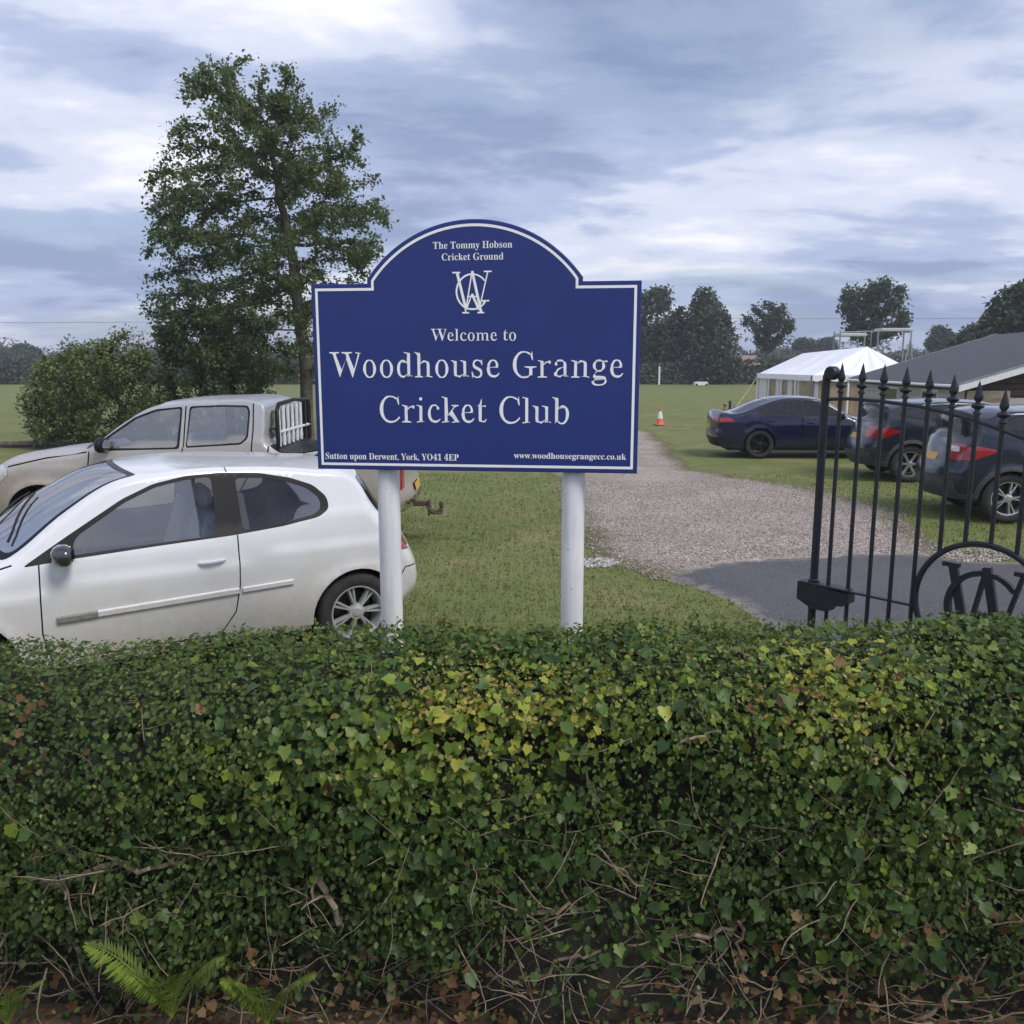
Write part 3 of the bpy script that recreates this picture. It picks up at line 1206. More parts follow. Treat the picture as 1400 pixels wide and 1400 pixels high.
# ================================================================== things far out on the field
M['green_steel'] = simple('pale_green_steel', (.24, .29, .30), .6, var=.2)
M['net_sheet'] = simple('white_sheet', (.46, .49, .54), .6, var=.1, scale=1)


def build_net():
    Y = 48.0
    a, b = at(1145, 459, Y), at(1243, 452, Y)
    root = empty('practice_net_frame', ((a[0] + b[0]) / 2, Y, 0))
    tag(root, 'pale steel practice net frame with white roof sheets behind the marquee', 'frame')
    X = lambda px: at(px, 455, Y)[0] - root.location[0]
    z = 4.05
    for x0, x1, dz in ((1145, 1181, -.22), (1200, 1243, .05)):
        MB().box(((X(x0) + X(x1)) / 2, 0, z + dz), (X(x1) - X(x0), 1.0, .17), bev=.03).build('roof_sheet', M['net_sheet'], root)
    for px in (1145, 1178, 1196, 1241):
        for y in (-.45, .45):
            MB().tube([(X(px), y, 0), (X(px), y, z)], .042, 8).build('post', M['green_steel'], root)
    MB().tube([(X(1145), -.45, z - .1), (X(1243), -.45, z + .05)], .035, 6).build('beam', M['green_steel'], root)
    for dx in (-.75, .35):
        MB().tube([(X(1238) + dx, -.9, 0), (X(1241), -.45, z - .4)], .04, 6).build('brace', M['green_steel'], root)


build_net()
g = at(901, 523, 98)
o = empty('boundary_pole', (g[0], 98, 0))
tag(o, 'thin white pole at the far edge of the field', 'pole')
MB().tube([(0, 0, 0), (0, 0, 2.0)], .11, 10).build('shaft', M['white_paint'], o, True)
MB().lathe([(.12, 2.0), (.06, 2.06), (0, 2.07)], 10).build('cap', M['white_paint'], o, True)
g = at(958, 523, 94)
o = empty('pitch_cover', (g[0], 94, 0))
tag(o, 'low white pitch cover lying on the grass by the far hedge', 'cover')
MB().prism([(-.75, .05), (.75, .05), (.65, .42), (-.65, .42)], -.5, .5).build('sheet', M['white_paint'], o)
for sx in (-.55, .55):
    MB().lathe([(0, -.04), (.12, -.04), (.12, .04), (0, .04)], 12, (sx, -.52, .12), 'y').build('wheel', M['rubber'], o)
pts = []
for i in range(41):
    x = -160 + 8 * i
    pts.append((x, 165, 9.9 + (x + 160) * .0045 + .7 * ((i % 20) / 10 - 1) ** 2))
tag(MB().tube(pts, .035, 5).build('overhead_cable', simple('cable', (.10, .10, .11), .6)), 'thin overhead power cable crossing the sky above the tree line', 'cable')

# ================================================================== vehicles
def paint(name, col, rough=.28, metal=0.0, dirt=(.30, .25, .19), dirt_h=.55, dirt_amt=.6, coat=.6, flake=.04):
    m, N, K, B = new_mat(name)
    tc = N.new('ShaderNodeTexCoord')
    o = tc.outputs['Object']
    sep = N.new('ShaderNodeSeparateXYZ')
    K.new(o, sep.inputs[0])
    f1 = noise_node(N, K, 2.2, 6, .65, vec=o)
    f2 = noise_node(N, K, 19, 5, .7, vec=o)
    mth = N.new('ShaderNodeMath')
    mth.operation = 'MULTIPLY_ADD'
    K.new(f1, mth.inputs[0])
    mth.inputs[1].default_value = .45
    K.new(sep.outputs[2], mth.inputs[2])
    hf = N.new('ShaderNodeMath')
    hf.operation = 'MULTIPLY'
    K.new(mth.outputs[0], hf.inputs[0])
    hf.inputs[1].default_value = .5
    grime = ramp_node(N, K, hf.outputs[0], [(dirt_h * .275, dirt_amt), (dirt_h * .5 + .19, 0.0)])
    speck = ramp_node(N, K, f2, [(.35, .6), (.7, 1.0)])
    mm = N.new('ShaderNodeMath')
    mm.operation = 'MULTIPLY'
    K.new(grime, mm.inputs[0])
    K.new(speck, mm.inputs[1])
    base = mix_rgb(N, K, f1, tuple(c * (1 - flake) for c in col), tuple(min(1, c * (1 + flake)) for c in col))
    c = mix_rgb(N, K, mm.outputs[0], base, dirt)
    geo = N.new('ShaderNodeNewGeometry')
    c = mix_rgb(N, K, geo.outputs['Backfacing'], c, (.075, .075, .078))
    K.new(c, B.inputs['Base Color'])
    B.inputs['Metallic'].default_value = metal
    rr = N.new('ShaderNodeMath')
    rr.operation = 'MULTIPLY_ADD'
    K.new(mm.outputs[0], rr.inputs[0])
    rr.inputs[1].default_value = .5
    rr.inputs[2].default_value = rough
    K.new(rr.outputs[0], B.inputs['Roughness'])
    B.inputs['Coat Weight'].default_value = coat
    B.inputs['Coat Roughness'].default_value = .06
    return m


def glass(name, tint, refl=1.0, lo=.05, dust=.14):
    m, N, K, B = new_mat(name)
    N.remove(B)
    t = N.new('ShaderNodeBsdfTransparent')
    t.inputs[0].default_value = (*tint, 1)
    g_ = N.new('ShaderNodeBsdfGlossy')
    g_.inputs['Roughness'].default_value = .03
    g_.inputs[0].default_value = (refl, refl, refl, 1)
    lw = N.new('ShaderNodeLayerWeight')
    lw.inputs[0].default_value = .5
    f = ramp_node(N, K, lw.outputs['Facing'], [(0, lo), (.5, lo * 2.4), (.8, .35), (1, .95)])
    # thin film of road dust
    d = N.new('ShaderNodeBsdfDiffuse')
    d.inputs[0].default_value = (.42, .42, .43, 1)
    mx = N.new('ShaderNodeMixShader')
    K.new(f, mx.inputs[0])
    K.new(t.outputs[0], mx.inputs[1])
    K.new(g_.outputs[0], mx.inputs[2])
    mx2 = N.new('ShaderNodeMixShader')
    K.new(ramp_node(N, K, noise_node(N, K, 3.0, 5), [(.3, dust * .25), (.75, dust)]), mx2.inputs[0])
    K.new(mx.outputs[0], mx2.inputs[1])
    K.new(d.outputs[0], mx2.inputs[2])
    K.new(mx2.outputs[0], N['Material Output'].inputs[0])
    return m


def lamp_mat(name, col, rough=.12):
    m = simple(name, col, rough, var=.25, scale=30, coat=.8, spec=.6)
    return m


M['white_car'] = paint('white_car_paint', (.70, .715, .75), .22, 0, (.42, .36, .28), .78, .85)
M['silver_car'] = paint('dusty_silver_paint', (.40, .42, .465), .34, .12, (.37, .30, .225), 1.75, .97, .4)
M['navy_car'] = paint('navy_car_paint', (.008, .012, .042), .2, .2, (.10, .09, .08), .30, .3)
M['blue_car'] = paint('dark_blue_paint', (.010, .016, .036), .22, .2, (.12, .11, .10), .35, .4)
M['teal_car'] = paint('slate_blue_paint', (.017, .022, .034), .24, .2, (.12, .11, .10), .35, .4)
M['trim'] = simple('black_trim', (.011, .012, .015), .40, var=.1, scale=60, spec=.22)
M['plastic'] = simple('grey_plastic', (.055, .057, .063), .62, var=.25, scale=12, bump=.2)
M['mirror_gloss'] = simple('glossy_mirror_cap', (.03, .032, .036), .14, var=.1, coat=.8)
M['seam'] = simple('seam', (.012, .012, .012), .9)
M['glass'] = glass('window_glass', (.84, .90, .91), 1.0, .19, .10)
M['glass_dark'] = glass('tinted_glass', (.16, .18, .21), .95, .045, .03)
M['screen'] = glass('windscreen_glass', (.60, .66, .66), 1.0, .30, .10)
M['seat'] = simple('seat_fabric', (.13, .13, .14), .9, var=.3, scale=30)
M['seat_light'] = simple('seat_cover', (.40, .41, .43), .9, var=.2, scale=30)
M['under'] = simple('underbody', (.014, .014, .015), .9)
M['tyre'] = simple('tyre_rubber', (.026, .026, .027), .82, var=.35, scale=18, bump=.5, bscale=60)
M['tyre_dusty'] = simple('dusty_tyre', (.10, .082, .065), .9, var=.45, scale=14, bump=.5, bscale=60)
M['alloy'] = simple('alloy', (.62, .62, .63), .35, .6, var=.15, scale=12)
M['alloy_bright'] = simple('bright_alloy', (.60, .61, .63), .26, .85, var=.1)
M['alloy_dark'] = simple('dark_alloy', (.035, .035, .038), .35, .6, var=.2)
M['lamp_red'] = lamp_mat('red_lamp', (.30, .008, .012))
M['lamp_clear'] = lamp_mat('clear_lamp', (.60, .61, .60))
M['lamp_head'] = lamp_mat('headlamp', (.50, .49, .44))
M['plate_yellow'] = simple('yellow_plate', (.62, .36, .06), .4, var=.08)
M['plate_white'] = simple('white_plate', (.7, .7, .7), .4, var=.08)
M['chrome'] = simple('chrome', (.62, .63, .65), .12, 1.0, var=.05)
M['mould_grey'] = simple('grey_insert', (.22, .21, .20), .55, var=.25, scale=40)
M['rust'] = simple('rusty_steel', (.085, .055, .042), .8, var=.4, scale=20, bump=.4)


def hermite(keys, n=8):
    """smooth curve through the rows of keys (chord-length tangents), n samples per span"""
    P = np.asarray(keys, float)
    L = np.maximum(np.linalg.norm(np.diff(P, axis=0), axis=1), 1e-6)
    d = np.diff(P, axis=0) / L[:, None]
    T = np.zeros_like(P)
    T[0], T[-1] = d[0], d[-1]
    for i in range(1, len(P) - 1):
        T[i] = (d[i - 1] * L[i] + d[i] * L[i - 1]) / (L[i - 1] + L[i])
    out, kf = [], []
    for i in range(len(P) - 1):
        for k in range(n):
            t = k / n
            h = (2 * t ** 3 - 3 * t ** 2 + 1, t ** 3 - 2 * t ** 2 + t, -2 * t ** 3 + 3 * t ** 2, t ** 3 - t ** 2)
            out.append(h[0] * P[i] + h[1] * T[i] * L[i] + h[2] * P[i + 1] + h[3] * T[i + 1] * L[i])
            kf.append(i + t)
    out.append(P[-1])
    kf.append(len(P) - 1)
    return np.array(out), np.array(kf)


def resample(poly, step, closed=True):
    poly = [np.asarray(p, float) for p in poly]
    out = []
    m_ = len(poly) if closed else len(poly) - 1
    for i in range(m_):
        a, b = poly[i], poly[(i + 1) % len(poly)]
        k = max(1, int(math.ceil(np.hypot(*(b - a)) / step)))
        out += [a + (b - a) * j / k for j in range(k)]
    if not closed:
        out.append(poly[-1])
    return np.array(out)


def round_poly(poly, rad=.035):
    """round every corner of a closed polygon with a small curve"""
    P = np.asarray(poly, float)
    out = []
    n = len(P)
    for i in range(n):
        a, b, c = P[i - 1], P[i], P[(i + 1) % n]
        la, lc = np.hypot(*(a - b)), np.hypot(*(c - b))
        p, q = b + (a - b) * min(.45, rad / la), b + (c - b) * min(.45, rad / lc)
        for t in (0, .25, .5, .75, 1):
            out.append(p * (1 - t) ** 2 + b * 2 * t * (1 - t) + q * t * t)
    return np.array(out)


def strip_poly(pts, w):
    P = resample(pts, .05, False)
    t = np.gradient(P, axis=0)
    t /= np.linalg.norm(t, axis=1)[:, None] + 1e-9
    nn = np.column_stack([-t[:, 1], t[:, 0]]) * w / 2
    return np.concatenate([P + nn, (P - nn)[::-1]])


def patchwork(outline, regions, extra, spacing):
    """triangulate a 2D outline cut by region outlines; returns verts and {region index: triangles}"""
    pts, edges = [], []

    def ring(poly):
        o = len(pts)
        pts.extend(Vector((float(p[0]), float(p[1]))) for p in poly)
        edges.extend((o + i, o + (i + 1) % len(poly)) for i in range(len(poly)))
    ring(outline)
    for r_ in regions:
        ring(resample(r_['poly'], spacing))
    lo, hi = np.min(outline, 0), np.max(outline, 0)
    gx, gz = np.meshgrid(np.arange(lo[0], hi[0], spacing), np.arange(lo[1], hi[1], spacing))
    gx = gx + (np.arange(gx.shape[0]) % 2)[:, None] * spacing / 2
    Gp = np.stack([gx.ravel(), gz.ravel()], -1)
    Gp = np.concatenate([Gp, extra]) if len(extra) else Gp
    Gp = Gp[pip(outline, Gp)]
    pts.extend(Vector((float(p[0]), float(p[1]))) for p in Gp)
    V, _, Fc, *_r = delaunay_2d_cdt(pts, edges, [], 0, 1e-5)
    V = np.array([(v[0], v[1]) for v in V])
    Fc = np.array([tuple(f) for f in Fc])
    c = V[Fc].mean(1)
    a = V[Fc]
    area = (a[:, 1, 0] - a[:, 0, 0]) * (a[:, 2, 1] - a[:, 0, 1]) - (a[:, 1, 1] - a[:, 0, 1]) * (a[:, 2, 0] - a[:, 0, 0])
    Fc[area < 0] = Fc[area < 0][:, ::-1]
    ok = pip(outline, c) & (np.abs(area) > 1e-9)
    Fc, c = Fc[ok], c[ok]
    owner = np.full(len(Fc), -1)
    for i, r_ in enumerate(regions):
        m_ = (owner < 0) & pip(r_['poly'], c)
        owner[m_] = i
    return V, {i: Fc[owner == i] for i in range(-1, len(regions))}


class CarShell:
    def __init__(s, sp):
        s.sp = sp
        smp, s.kf = hermite(sp['keys'])
        s.E, s.C = smp[:, :2], smp[:, 2:]
        s.u = np.concatenate([[0], np.cumsum(np.hypot(*np.diff((s.E + s.C) / 2, axis=0).T))])
        s.L, s.W = sp['L'], sp['W']
        xf, xr = sp['wheels']
        ra, sill = sp['ra'], sp['sill']
        zc = sp['rw']
        bot = []
        dz = sill - zc
        hw = math.sqrt(max(1e-4, ra * ra - dz * dz))
        for xc in (xr, xf):
            a0 = math.atan2(dz, hw)
            for a in np.linspace(a0, math.pi - a0, 22):
                bot.append((xc + ra * math.cos(a), zc + ra * math.sin(a)))
        bot = resample([s.E[-1]] + bot + [s.E[0]], .06, False)[1:-1]
        s.outline = np.concatenate([s.E, bot])
        s.arcs = [[(xc + ra * math.cos(a), zc + ra * math.sin(a)) for a in np.linspace(R(-25), R(205), 30)] for xc in (xf, xr)]
        s.fr = sp.get('fillet', .11)

    def side(s, x, z):
        sp = s.sp
        w = np.full_like(x, s.W / 2)
        xa, da = sp.get('nose', (1.0, .17))
        xb, db = sp.get('tail', (.9, .10))
        w -= da * np.clip((xa - x) / xa, 0, 1.2) ** 2.2
        w -= db * np.clip((x - (s.L - xb)) / xb, 0, 1.2) ** 2.0
        zb = np.interp(x, *zip(*sp['belt']))
        zm = sp.get('zmid', .62)
        w -= .055 * np.clip((zm - z) / .4, 0, 1.5) ** 2
        w -= .030 * np.clip((z - zm) / np.maximum(zb - zm, .1), 0, 1) ** 2
        up = np.clip(z - zb, 0, None)
        w -= up * sp.get('tumble', .36) + .006 * np.clip(up / .07, 0, 1)
        zc = np.interp(x, *zip(*sp['crease']))
        w += .010 * np.clip(1 - (zc - z) / .16, 0, 1) * (z <= zc) - .010 * np.clip((zc - z) / .3, 0, 0) + .010 * np.clip(1 - (z - zc) / .05, 0, 1) * (z > zc)
        P = np.column_stack([x.ravel(), z.ravel()])
        xf, xr = sp['wheels']
        for xc in (xf, xr):
            dd = np.hypot(x - xc, z - sp['rw']) - sp['ra']
            w += sp.get('flare', .018) * np.clip(1 - np.abs(dd) / .10, 0, 1) ** 1.5
        d = seg_dist(P, s.E).reshape(x.shape)
        d = np.where(pip(s.E, P).reshape(x.shape), d, 0)
        fr = s.fr + (s.fr * .42 - s.fr) * np.clip((z - zb + .02) / .12, 0, 1)
        t = np.clip(d / fr, .03, 1)
        w -= fr * (1 - np.sqrt(1 - (1 - t) ** 2))
        return w

    def lift_side(s, V, sgn):
        x, z = V[:, 0], V[:, 1]
        e = .004
        y = s.side(x, z)
        gx = (s.side(x + e, z) - s.side(x - e, z)) / (2 * e)
        gz = (s.side(x, z + e) - s.side(x, z - e)) / (2 * e)
        n = np.column_stack([-gx, np.ones_like(gx), -gz])
        n /= np.linalg.norm(n, axis=1)[:, None]
        return np.column_stack([x - s.L / 2, sgn * y, z]), n * np.array([1, sgn, 1])

    def top(s, u, v):
        xe, ze = np.interp(u, s.u, s.E[:, 0]), np.interp(u, s.u, s.E[:, 1])
        xc, zc = np.interp(u, s.u, s.C[:, 0]), np.interp(u, s.u, s.C[:, 1])
        if not hasattr(s, 'ye'):
            s.ye = s.side(s.E[:, 0].copy(), s.E[:, 1].copy())
        ye = np.interp(u, s.u, s.ye)
        g_ = 1 - np.abs(v) ** 2.3
        return np.column_stack([xe + (xc - xe) * g_ - s.L / 2, v * ye, ze + (zc - ze) * g_])

    def lift_top(s, V):
        u, v = V[:, 0], V[:, 1] / .8
        P = s.top(u, v)
        e = .012
        du = s.top(np.clip(u + e, 0, s.u[-1]), v) - s.top(np.clip(u - e, 0, s.u[-1]), v)
        dv = s.top(u, np.clip(v + e, -1, 1)) - s.top(u, np.clip(v - e, -1, 1))
        n = np.cross(du, dv)
        n /= np.linalg.norm(n, axis=1)[:, None] + 1e-9
        return P, n

    def k2u(s, k):
        return float(np.interp(k, s.kf, s.u))

    def at_side(s, x, z, sgn, out=0.0):
        return np.array([x - s.L / 2, sgn * (float(s.side(np.array([float(x)]), np.array([float(z)]))[0]) + out), z])


def part_mesh(name, V, N_, Fc, off, m):
    used, inv = np.unique(Fc, return_inverse=True)
    return mesh_np(name, V[used] + N_[used] * off, inv.reshape(Fc.shape), m, True, N_[used])


def merge_mesh(name, chunks, m):
    V, N_, Fc, o = [], [], [], 0
    for v, n, f in chunks:
        used, inv = np.unique(f, return_inverse=True)
        V.append(v[used])
        N_.append(n[used])
        Fc.append(inv.reshape(f.shape) + o)
        o += len(used)
    return mesh_np(name, np.concatenate(V), np.concatenate(Fc), m, True, np.concatenate(N_))


_wheel_cache = {}


def wheel(parent, r, w, rim_r, style, tyre_m, alloy_m, loc, outer):
    """outer = +1 when the outside faces +y"""
    key = (r, w, rim_r, style, tyre_m.name, alloy_m.name)
    if key not in _wheel_cache:
        t = MB().lathe([(rim_r - .004, -w / 2 + .012), (rim_r + .006, -w / 2), (r - .035, -w / 2 - .006), (r - .012, -w / 2 + .012), (r, -w / 2 + .035),
                        (r, -w * .16), (r - .007, -w * .15), (r - .007, -w * .11), (r, -w * .10), (r, w * .10), (r - .007, w * .11), (r - .007, w * .15), (r, w * .16),
                        (r, w / 2 - .035), (r - .012, w / 2 - .012), (r - .04, w / 2), (rim_r, w / 2)], 40, axis='y')
        tm = t.mesh('tyre', tyre_m, True, 50)
        a = MB().lathe([(rim_r + .004, -w / 2 + .004), (rim_r - .010, -w / 2 + .006), (rim_r - .018, -w / 2 + .03), (rim_r - .025, w / 2 - .02)], 40, axis='y')
        yo = -w / 2 + .022
        a.lathe([(0, yo - .012), (.030, yo - .012), (.034, yo - .004), (.060, yo + .002), (.065, yo + .03), (0, yo + .03)], 20, axis='y')
        n, dbl, ww = style
        for k in range(n):
            for q in ((-1, 1) if dbl else (0,)):
                an = 2 * math.pi * k / n + q * dbl
                t0, t1 = an - q * dbl * .35, an
                wi, wo = ww * .75, ww
                p0 = np.array([math.cos(t0), math.sin(t0)]) * .050
                p1 = np.array([math.cos(t1), math.sin(t1)]) * (rim_r - .008)
                tt = (p1 - p0) / np.hypot(*(p1 - p0))
                nn = np.array([-tt[1], tt[0]])
                c = [p0 - nn * wi, p1 - nn * wo, p1 + nn * wo, p0 + nn * wi]
                c2 = [p0 - nn * wi * .6, p1 - nn * wo * .6, p1 + nn * wo * .6, p0 + nn * wi * .6]
                ys_ = [yo + .004, yo - .004 + .012, yo + .012 - .004, yo + .004]
                V = [(p[0], y + .012, p[1]) for p, y in zip(c, ys_)] + [(p[0], y - .004, p[1]) for p, y in zip(c2, ys_)] + [(p[0], yo + .05, p[1]) for p in c]
                a.add(V, [[4, 5, 6, 7], [0, 1, 5, 4], [1, 2, 6, 5], [2, 3, 7, 6], [3, 0, 4, 7], [8, 9, 1, 0], [10, 11, 3, 2], [9, 10, 2, 1], [11, 8, 0, 3]])
        am = a.mesh('rim', alloy_m, True, 35)
        d = MB().lathe([(0, .02), (rim_r * .72, .02), (rim_r * .72, .04), (0, .04)], 28, axis='y').mesh('brake_disc', M['alloy_dark'], True)
        _wheel_cache[key] = (tm, am, d)
    e = empty('wheel', loc, math.pi if outer > 0 else 0)
    e.parent = parent
    for nm, me in zip(('tyre', 'rim', 'brake_disc'), _wheel_cache[key]):
        link(nm, me, e)


def seat(parent, x, y, z, m, w=.48, lean=.22):
    mb = MB()
    mb.box((x + .02, y, z + .10), (.50, w, .16), bev=.05)
    prof = [(x + .20, z + .12), (x + .32, z + .12), (x + .32 + .62 * lean + .05, z + .74), (x + .22 + .62 * lean + .05, z + .76)]
    mb.add([(a, y - w * .46, b) for a, b in prof] + [(a, y + w * .46, b) for a, b in prof],
           [[0, 1, 2, 3], [7, 6, 5, 4], [0, 4, 5, 1], [1, 5, 6, 2], [2, 6, 7, 3], [3, 7, 4, 0]])
    mb.box((x + .42, y, z + .86), (.10, .26, .17), bev=.04)
    mb.build('seat', m, parent, True)


def build_car(sp, name, label, loc, yaw):
    root = empty(name, loc, yaw)
    tag(root, label, 'car' if 'pickup' not in name else 'pickup truck', sp.get('group'))
    s = CarShell(sp)
    pm = M[sp['paint']]
    # ---- sides
    regs = []
    for r_ in sp['side_regions']:
        q = dict(r_)
        q['poly'] = round_poly(q['poly'], q.get('rad', .035)) if q.get('round', True) else np.asarray(q['poly'], float)
        regs.append(q)
    seams = [dict(part='seam', mat='seam', poly=strip_poly(l, sp.get('seam_w', .009)), off=-.012, id=100 + k) for k, l in enumerate(sp['seams'])]
    glassy = [q for q in regs if q.get('first')]
    rest = [q for q in regs if not q.get('first')]
    regs = glassy + seams + rest
    extra = []
    t = np.gradient(s.E, axis=0)
    t /= np.linalg.norm(t, axis=1)[:, None] + 1e-9
    nn = np.column_stack([t[:, 1], -t[:, 0]])
    for f in (.03, .08, .16, .28, .42, .7, 1.0):
        q = s.E + nn * s.fr * f
        q = q[pip(s.outline, q)]
        extra.append(q[seg_dist(q, s.E) > s.fr * f * .85])
    extra = np.concatenate(extra)
    V, tri = patchwork(s.outline, regs, extra, sp.get('grid', .06))
    body = []
    parts = {}
    for sgn in (-1, 1):
        P, Nn = s.lift_side(V, sgn)
        for i, Fc in tri.items():
            if not len(Fc):
                continue
            f = Fc if sgn < 0 else Fc[:, ::-1]
            if i < 0:
                body.append((P, Nn, f))
            else:
                parts.setdefault((regs[i]['part'], regs[i]['mat'], sgn, regs[i].get('id', 0)), []).append((P + Nn * regs[i]['off'], Nn, f))
    # ---- everything over the top, nose and tail
    tregs = []
    for r_ in sp['top_regions']:
        for mir in ((1, -1) if r_.get('mirror') else (1,)):
            q = dict(r_)
            q['poly'] = np.array([(s.k2u(k), v * mir * .8) for k, v in r_['poly']])
            if r_.get('round', True):
                q['poly'] = round_poly(q['poly'], .06)
            q['id'] = (r_.get('id', 0), mir)
            tregs.append(q)
    oo = np.concatenate([np.column_stack([s.u, np.full_like(s.u, -.8)]), [[s.u[-1], y] for y in np.linspace(-.8, .8, 25)[1:-1]],
                         np.column_stack([s.u[::-1], np.full_like(s.u, .8)]), [[0, y] for y in np.linspace(.8, -.8, 25)[1:-1]]])
    V2, tri2 = patchwork(oo, tregs, np.zeros((0, 2)), sp.get('grid', .06))
    P2, N2 = s.lift_top(V2)
    for i, Fc in tri2.items():
        if not len(Fc):
            continue
        if i < 0:
            body.append((P2, N2, Fc))
        else:
            q = tregs[i]
            parts.setdefault((q['part'], q['mat'], 0, q['id']), []).append((P2 + N2 * q['off'], N2, Fc))
    link('body', merge_mesh('body', body, pm), root)
    for (nm, mk, _sg, _id), ch in parts.items():
        link(nm, merge_mesh(nm, ch, M[mk] if mk != 'paint' else pm), root)
    # ---- wheel wells, floor
    for arc in s.arcs:
        for sgn in (-1, 1):
            a = np.array(arc)
            yo = s.side(a[:, 0].copy(), a[:, 1].copy())
            n = len(a)
            Vw = [(x - s.L / 2, sgn * (y - .004), z) for (x, z), y in zip(a, yo)] + [(x - s.L / 2, sgn * (s.W / 2 - .36), z) for x, z in a]
            Fw = [[i, i + 1, n + i + 1, n + i] if sgn < 0 else [i, n + i, n + i + 1, i + 1] for i in range(n - 1)]
            Fw.append([n + i for i in range(n)] if sgn > 0 else [n + i for i in range(n - 1, -1, -1)])
            link('wheel_arch', mesh_np('wheel_arch', Vw, Fw, M['under']), root)
    MB().box((0, 0, sp['sill'] + .03), (s.L - .7, s.W - .34, .10)).build('underbody', M['under'], root)
    # ---- wheels
    xf, xr = sp['wheels']
    for x in (xf, xr):
        for sgn in (-1, 1):
            wheel(root, sp['rw'], sp.get('tw', .20), sp['rim'], sp['spokes'], M[sp.get('tyre', 'tyre')], M[sp.get('alloy', 'alloy')],
                  (x - s.L / 2, sgn * (s.W / 2 - sp.get('tw', .20) / 2 - .018), sp['rw']), sgn)
    # ---- cabin
    zs = sp['floor']
    for sgn in (-1, 1):
        seat(root, sp['seat_x'] - s.L / 2, sgn * .36, zs, M[sp.get('seat_mat', 'seat')])
    mb = MB()
    mb.box((sp['seat_x'] + .92 - s.L / 2, 0, zs + .12), (.48, 1.25, .18), bev=.05)
    mb.box((sp['seat_x'] + 1.22 - s.L / 2, 0, zs + .42), (.16, 1.25, .56), bev=.05)
    mb.build('rear_seat', M['seat'], root, True)
    dx = sp['dash_x'] - s.L / 2
    zb0 = float(np.interp(sp['dash_x'], *zip(*sp['belt'])))
    MB().box((dx, 0, zb0 - .16), (.50, s.W - .36, .26), bev=.08).build('dashboard', M['trim'], root, True)
    wz = zb0 - .02
    an = np.linspace(0, 2 * math.pi, 25)
    MB().tube([(dx + .40 + .07 * math.sin(a), sp.get('rhd', .36) + .185 * math.cos(a), wz + .175 * math.sin(a)) for a in an], .014, 6, False).build('steering_wheel', M['trim'], root, True)
    # ---- mirrors and handles
    mx, mz = sp['mirror']
    for sgn in (-1, 1):
        p = s.at_side(mx, mz, sgn, .13)
        ell = MB()
        prof = []
        for i in range(9):
            a = math.pi * i / 8
            prof.append((math.sin(a) ** .7 if 0 < i < 8 else 0, -math.cos(a)))
        ell.lathe(prof, 16)
        sx, sy, sz = sp.get('mirror_size', (.075, .115, .075))
        ell.v = [(p[0] + x * sx * (1.0 if x < 0 else .55), p[1] + y * sy, p[2] + z * sz) for x, y, z in ell.v]
        q = s.at_side(mx - .02, mz - .03, sgn)
        ell.tube([q - np.array([0, sgn * .02, 0]), p + np.array([0, 0, -.03])], [.03, .03], 8)
        mo = ell.build('mirror', M[sp.get('mirror_mat', 'trim')], root, True)
        MB().lathe([(0, 0), (.85, 0), (.9, -.1)], 16, axis='z').v
        gl = MB()
        pts_ = [(p[0] + sx * .56, p[1] + sy * .8 * math.cos(a), p[2] + sz * .75 * math.sin(a)) for a in np.linspace(0, 2 * math.pi, 17)[:-1]]
        gl.add(pts_, [list(range(16))])
        gl.build('mirror_glass', M['chrome'], mo)
        for hx, hz in sp['handles']:
            h0, h1 = s.at_side(hx - .085, hz - .004, sgn, .008), s.at_side(hx + .085, hz + .004, sgn, .008)
            hm = s.at_side(hx, hz, sgn, .034)
            MB().tube([h0, h0 * .75 + hm * .25 + np.array([0, sgn * .012, 0]), hm, h1 * .75 + hm * .25 + np.array([0, sgn * .012, 0]), h1],
                      [.012, .014, .014, .014, .012], 8, flat=1.0).build('door_handle', M[sp.get('handle_mat')] if sp.get('handle_mat') else pm, root, True)
    return root, s


def ribbon(s, root, name, pts, h, t, sgn, m):
    """a moulding that follows the side of the shell"""
    P = resample(pts, .05, False)
    V, Fc = [], []
    for x, z in P:
        a, b = s.at_side(x, z - h / 2, sgn, -.004), s.at_side(x, z + h / 2, sgn, -.004)
        o = np.array([0, sgn * t, 0])
        V += [a, a + o + np.array([0, 0, h * .2]), b + o - np.array([0, 0, h * .2]), b]
    n = len(P)
    for i in range(n - 1):
        for k in range(3):
            q = [i * 4 + k, (i + 1) * 4 + k, (i + 1) * 4 + k + 1, i * 4 + k + 1]
            Fc.append(q if sgn < 0 else q[::-1])
    Fc += [[0, 1, 2, 3], [n * 4 - 1, n * 4 - 2, n * 4 - 3, n * 4 - 4]]
    link(name, mesh_np(name, V, Fc, m), root)


def circ(xc, zc, r, n=28):
    return [(xc + r * math.cos(a), zc + r * math.sin(a)) for a in np.linspace(0, 2 * math.pi, n + 1)[:-1]]


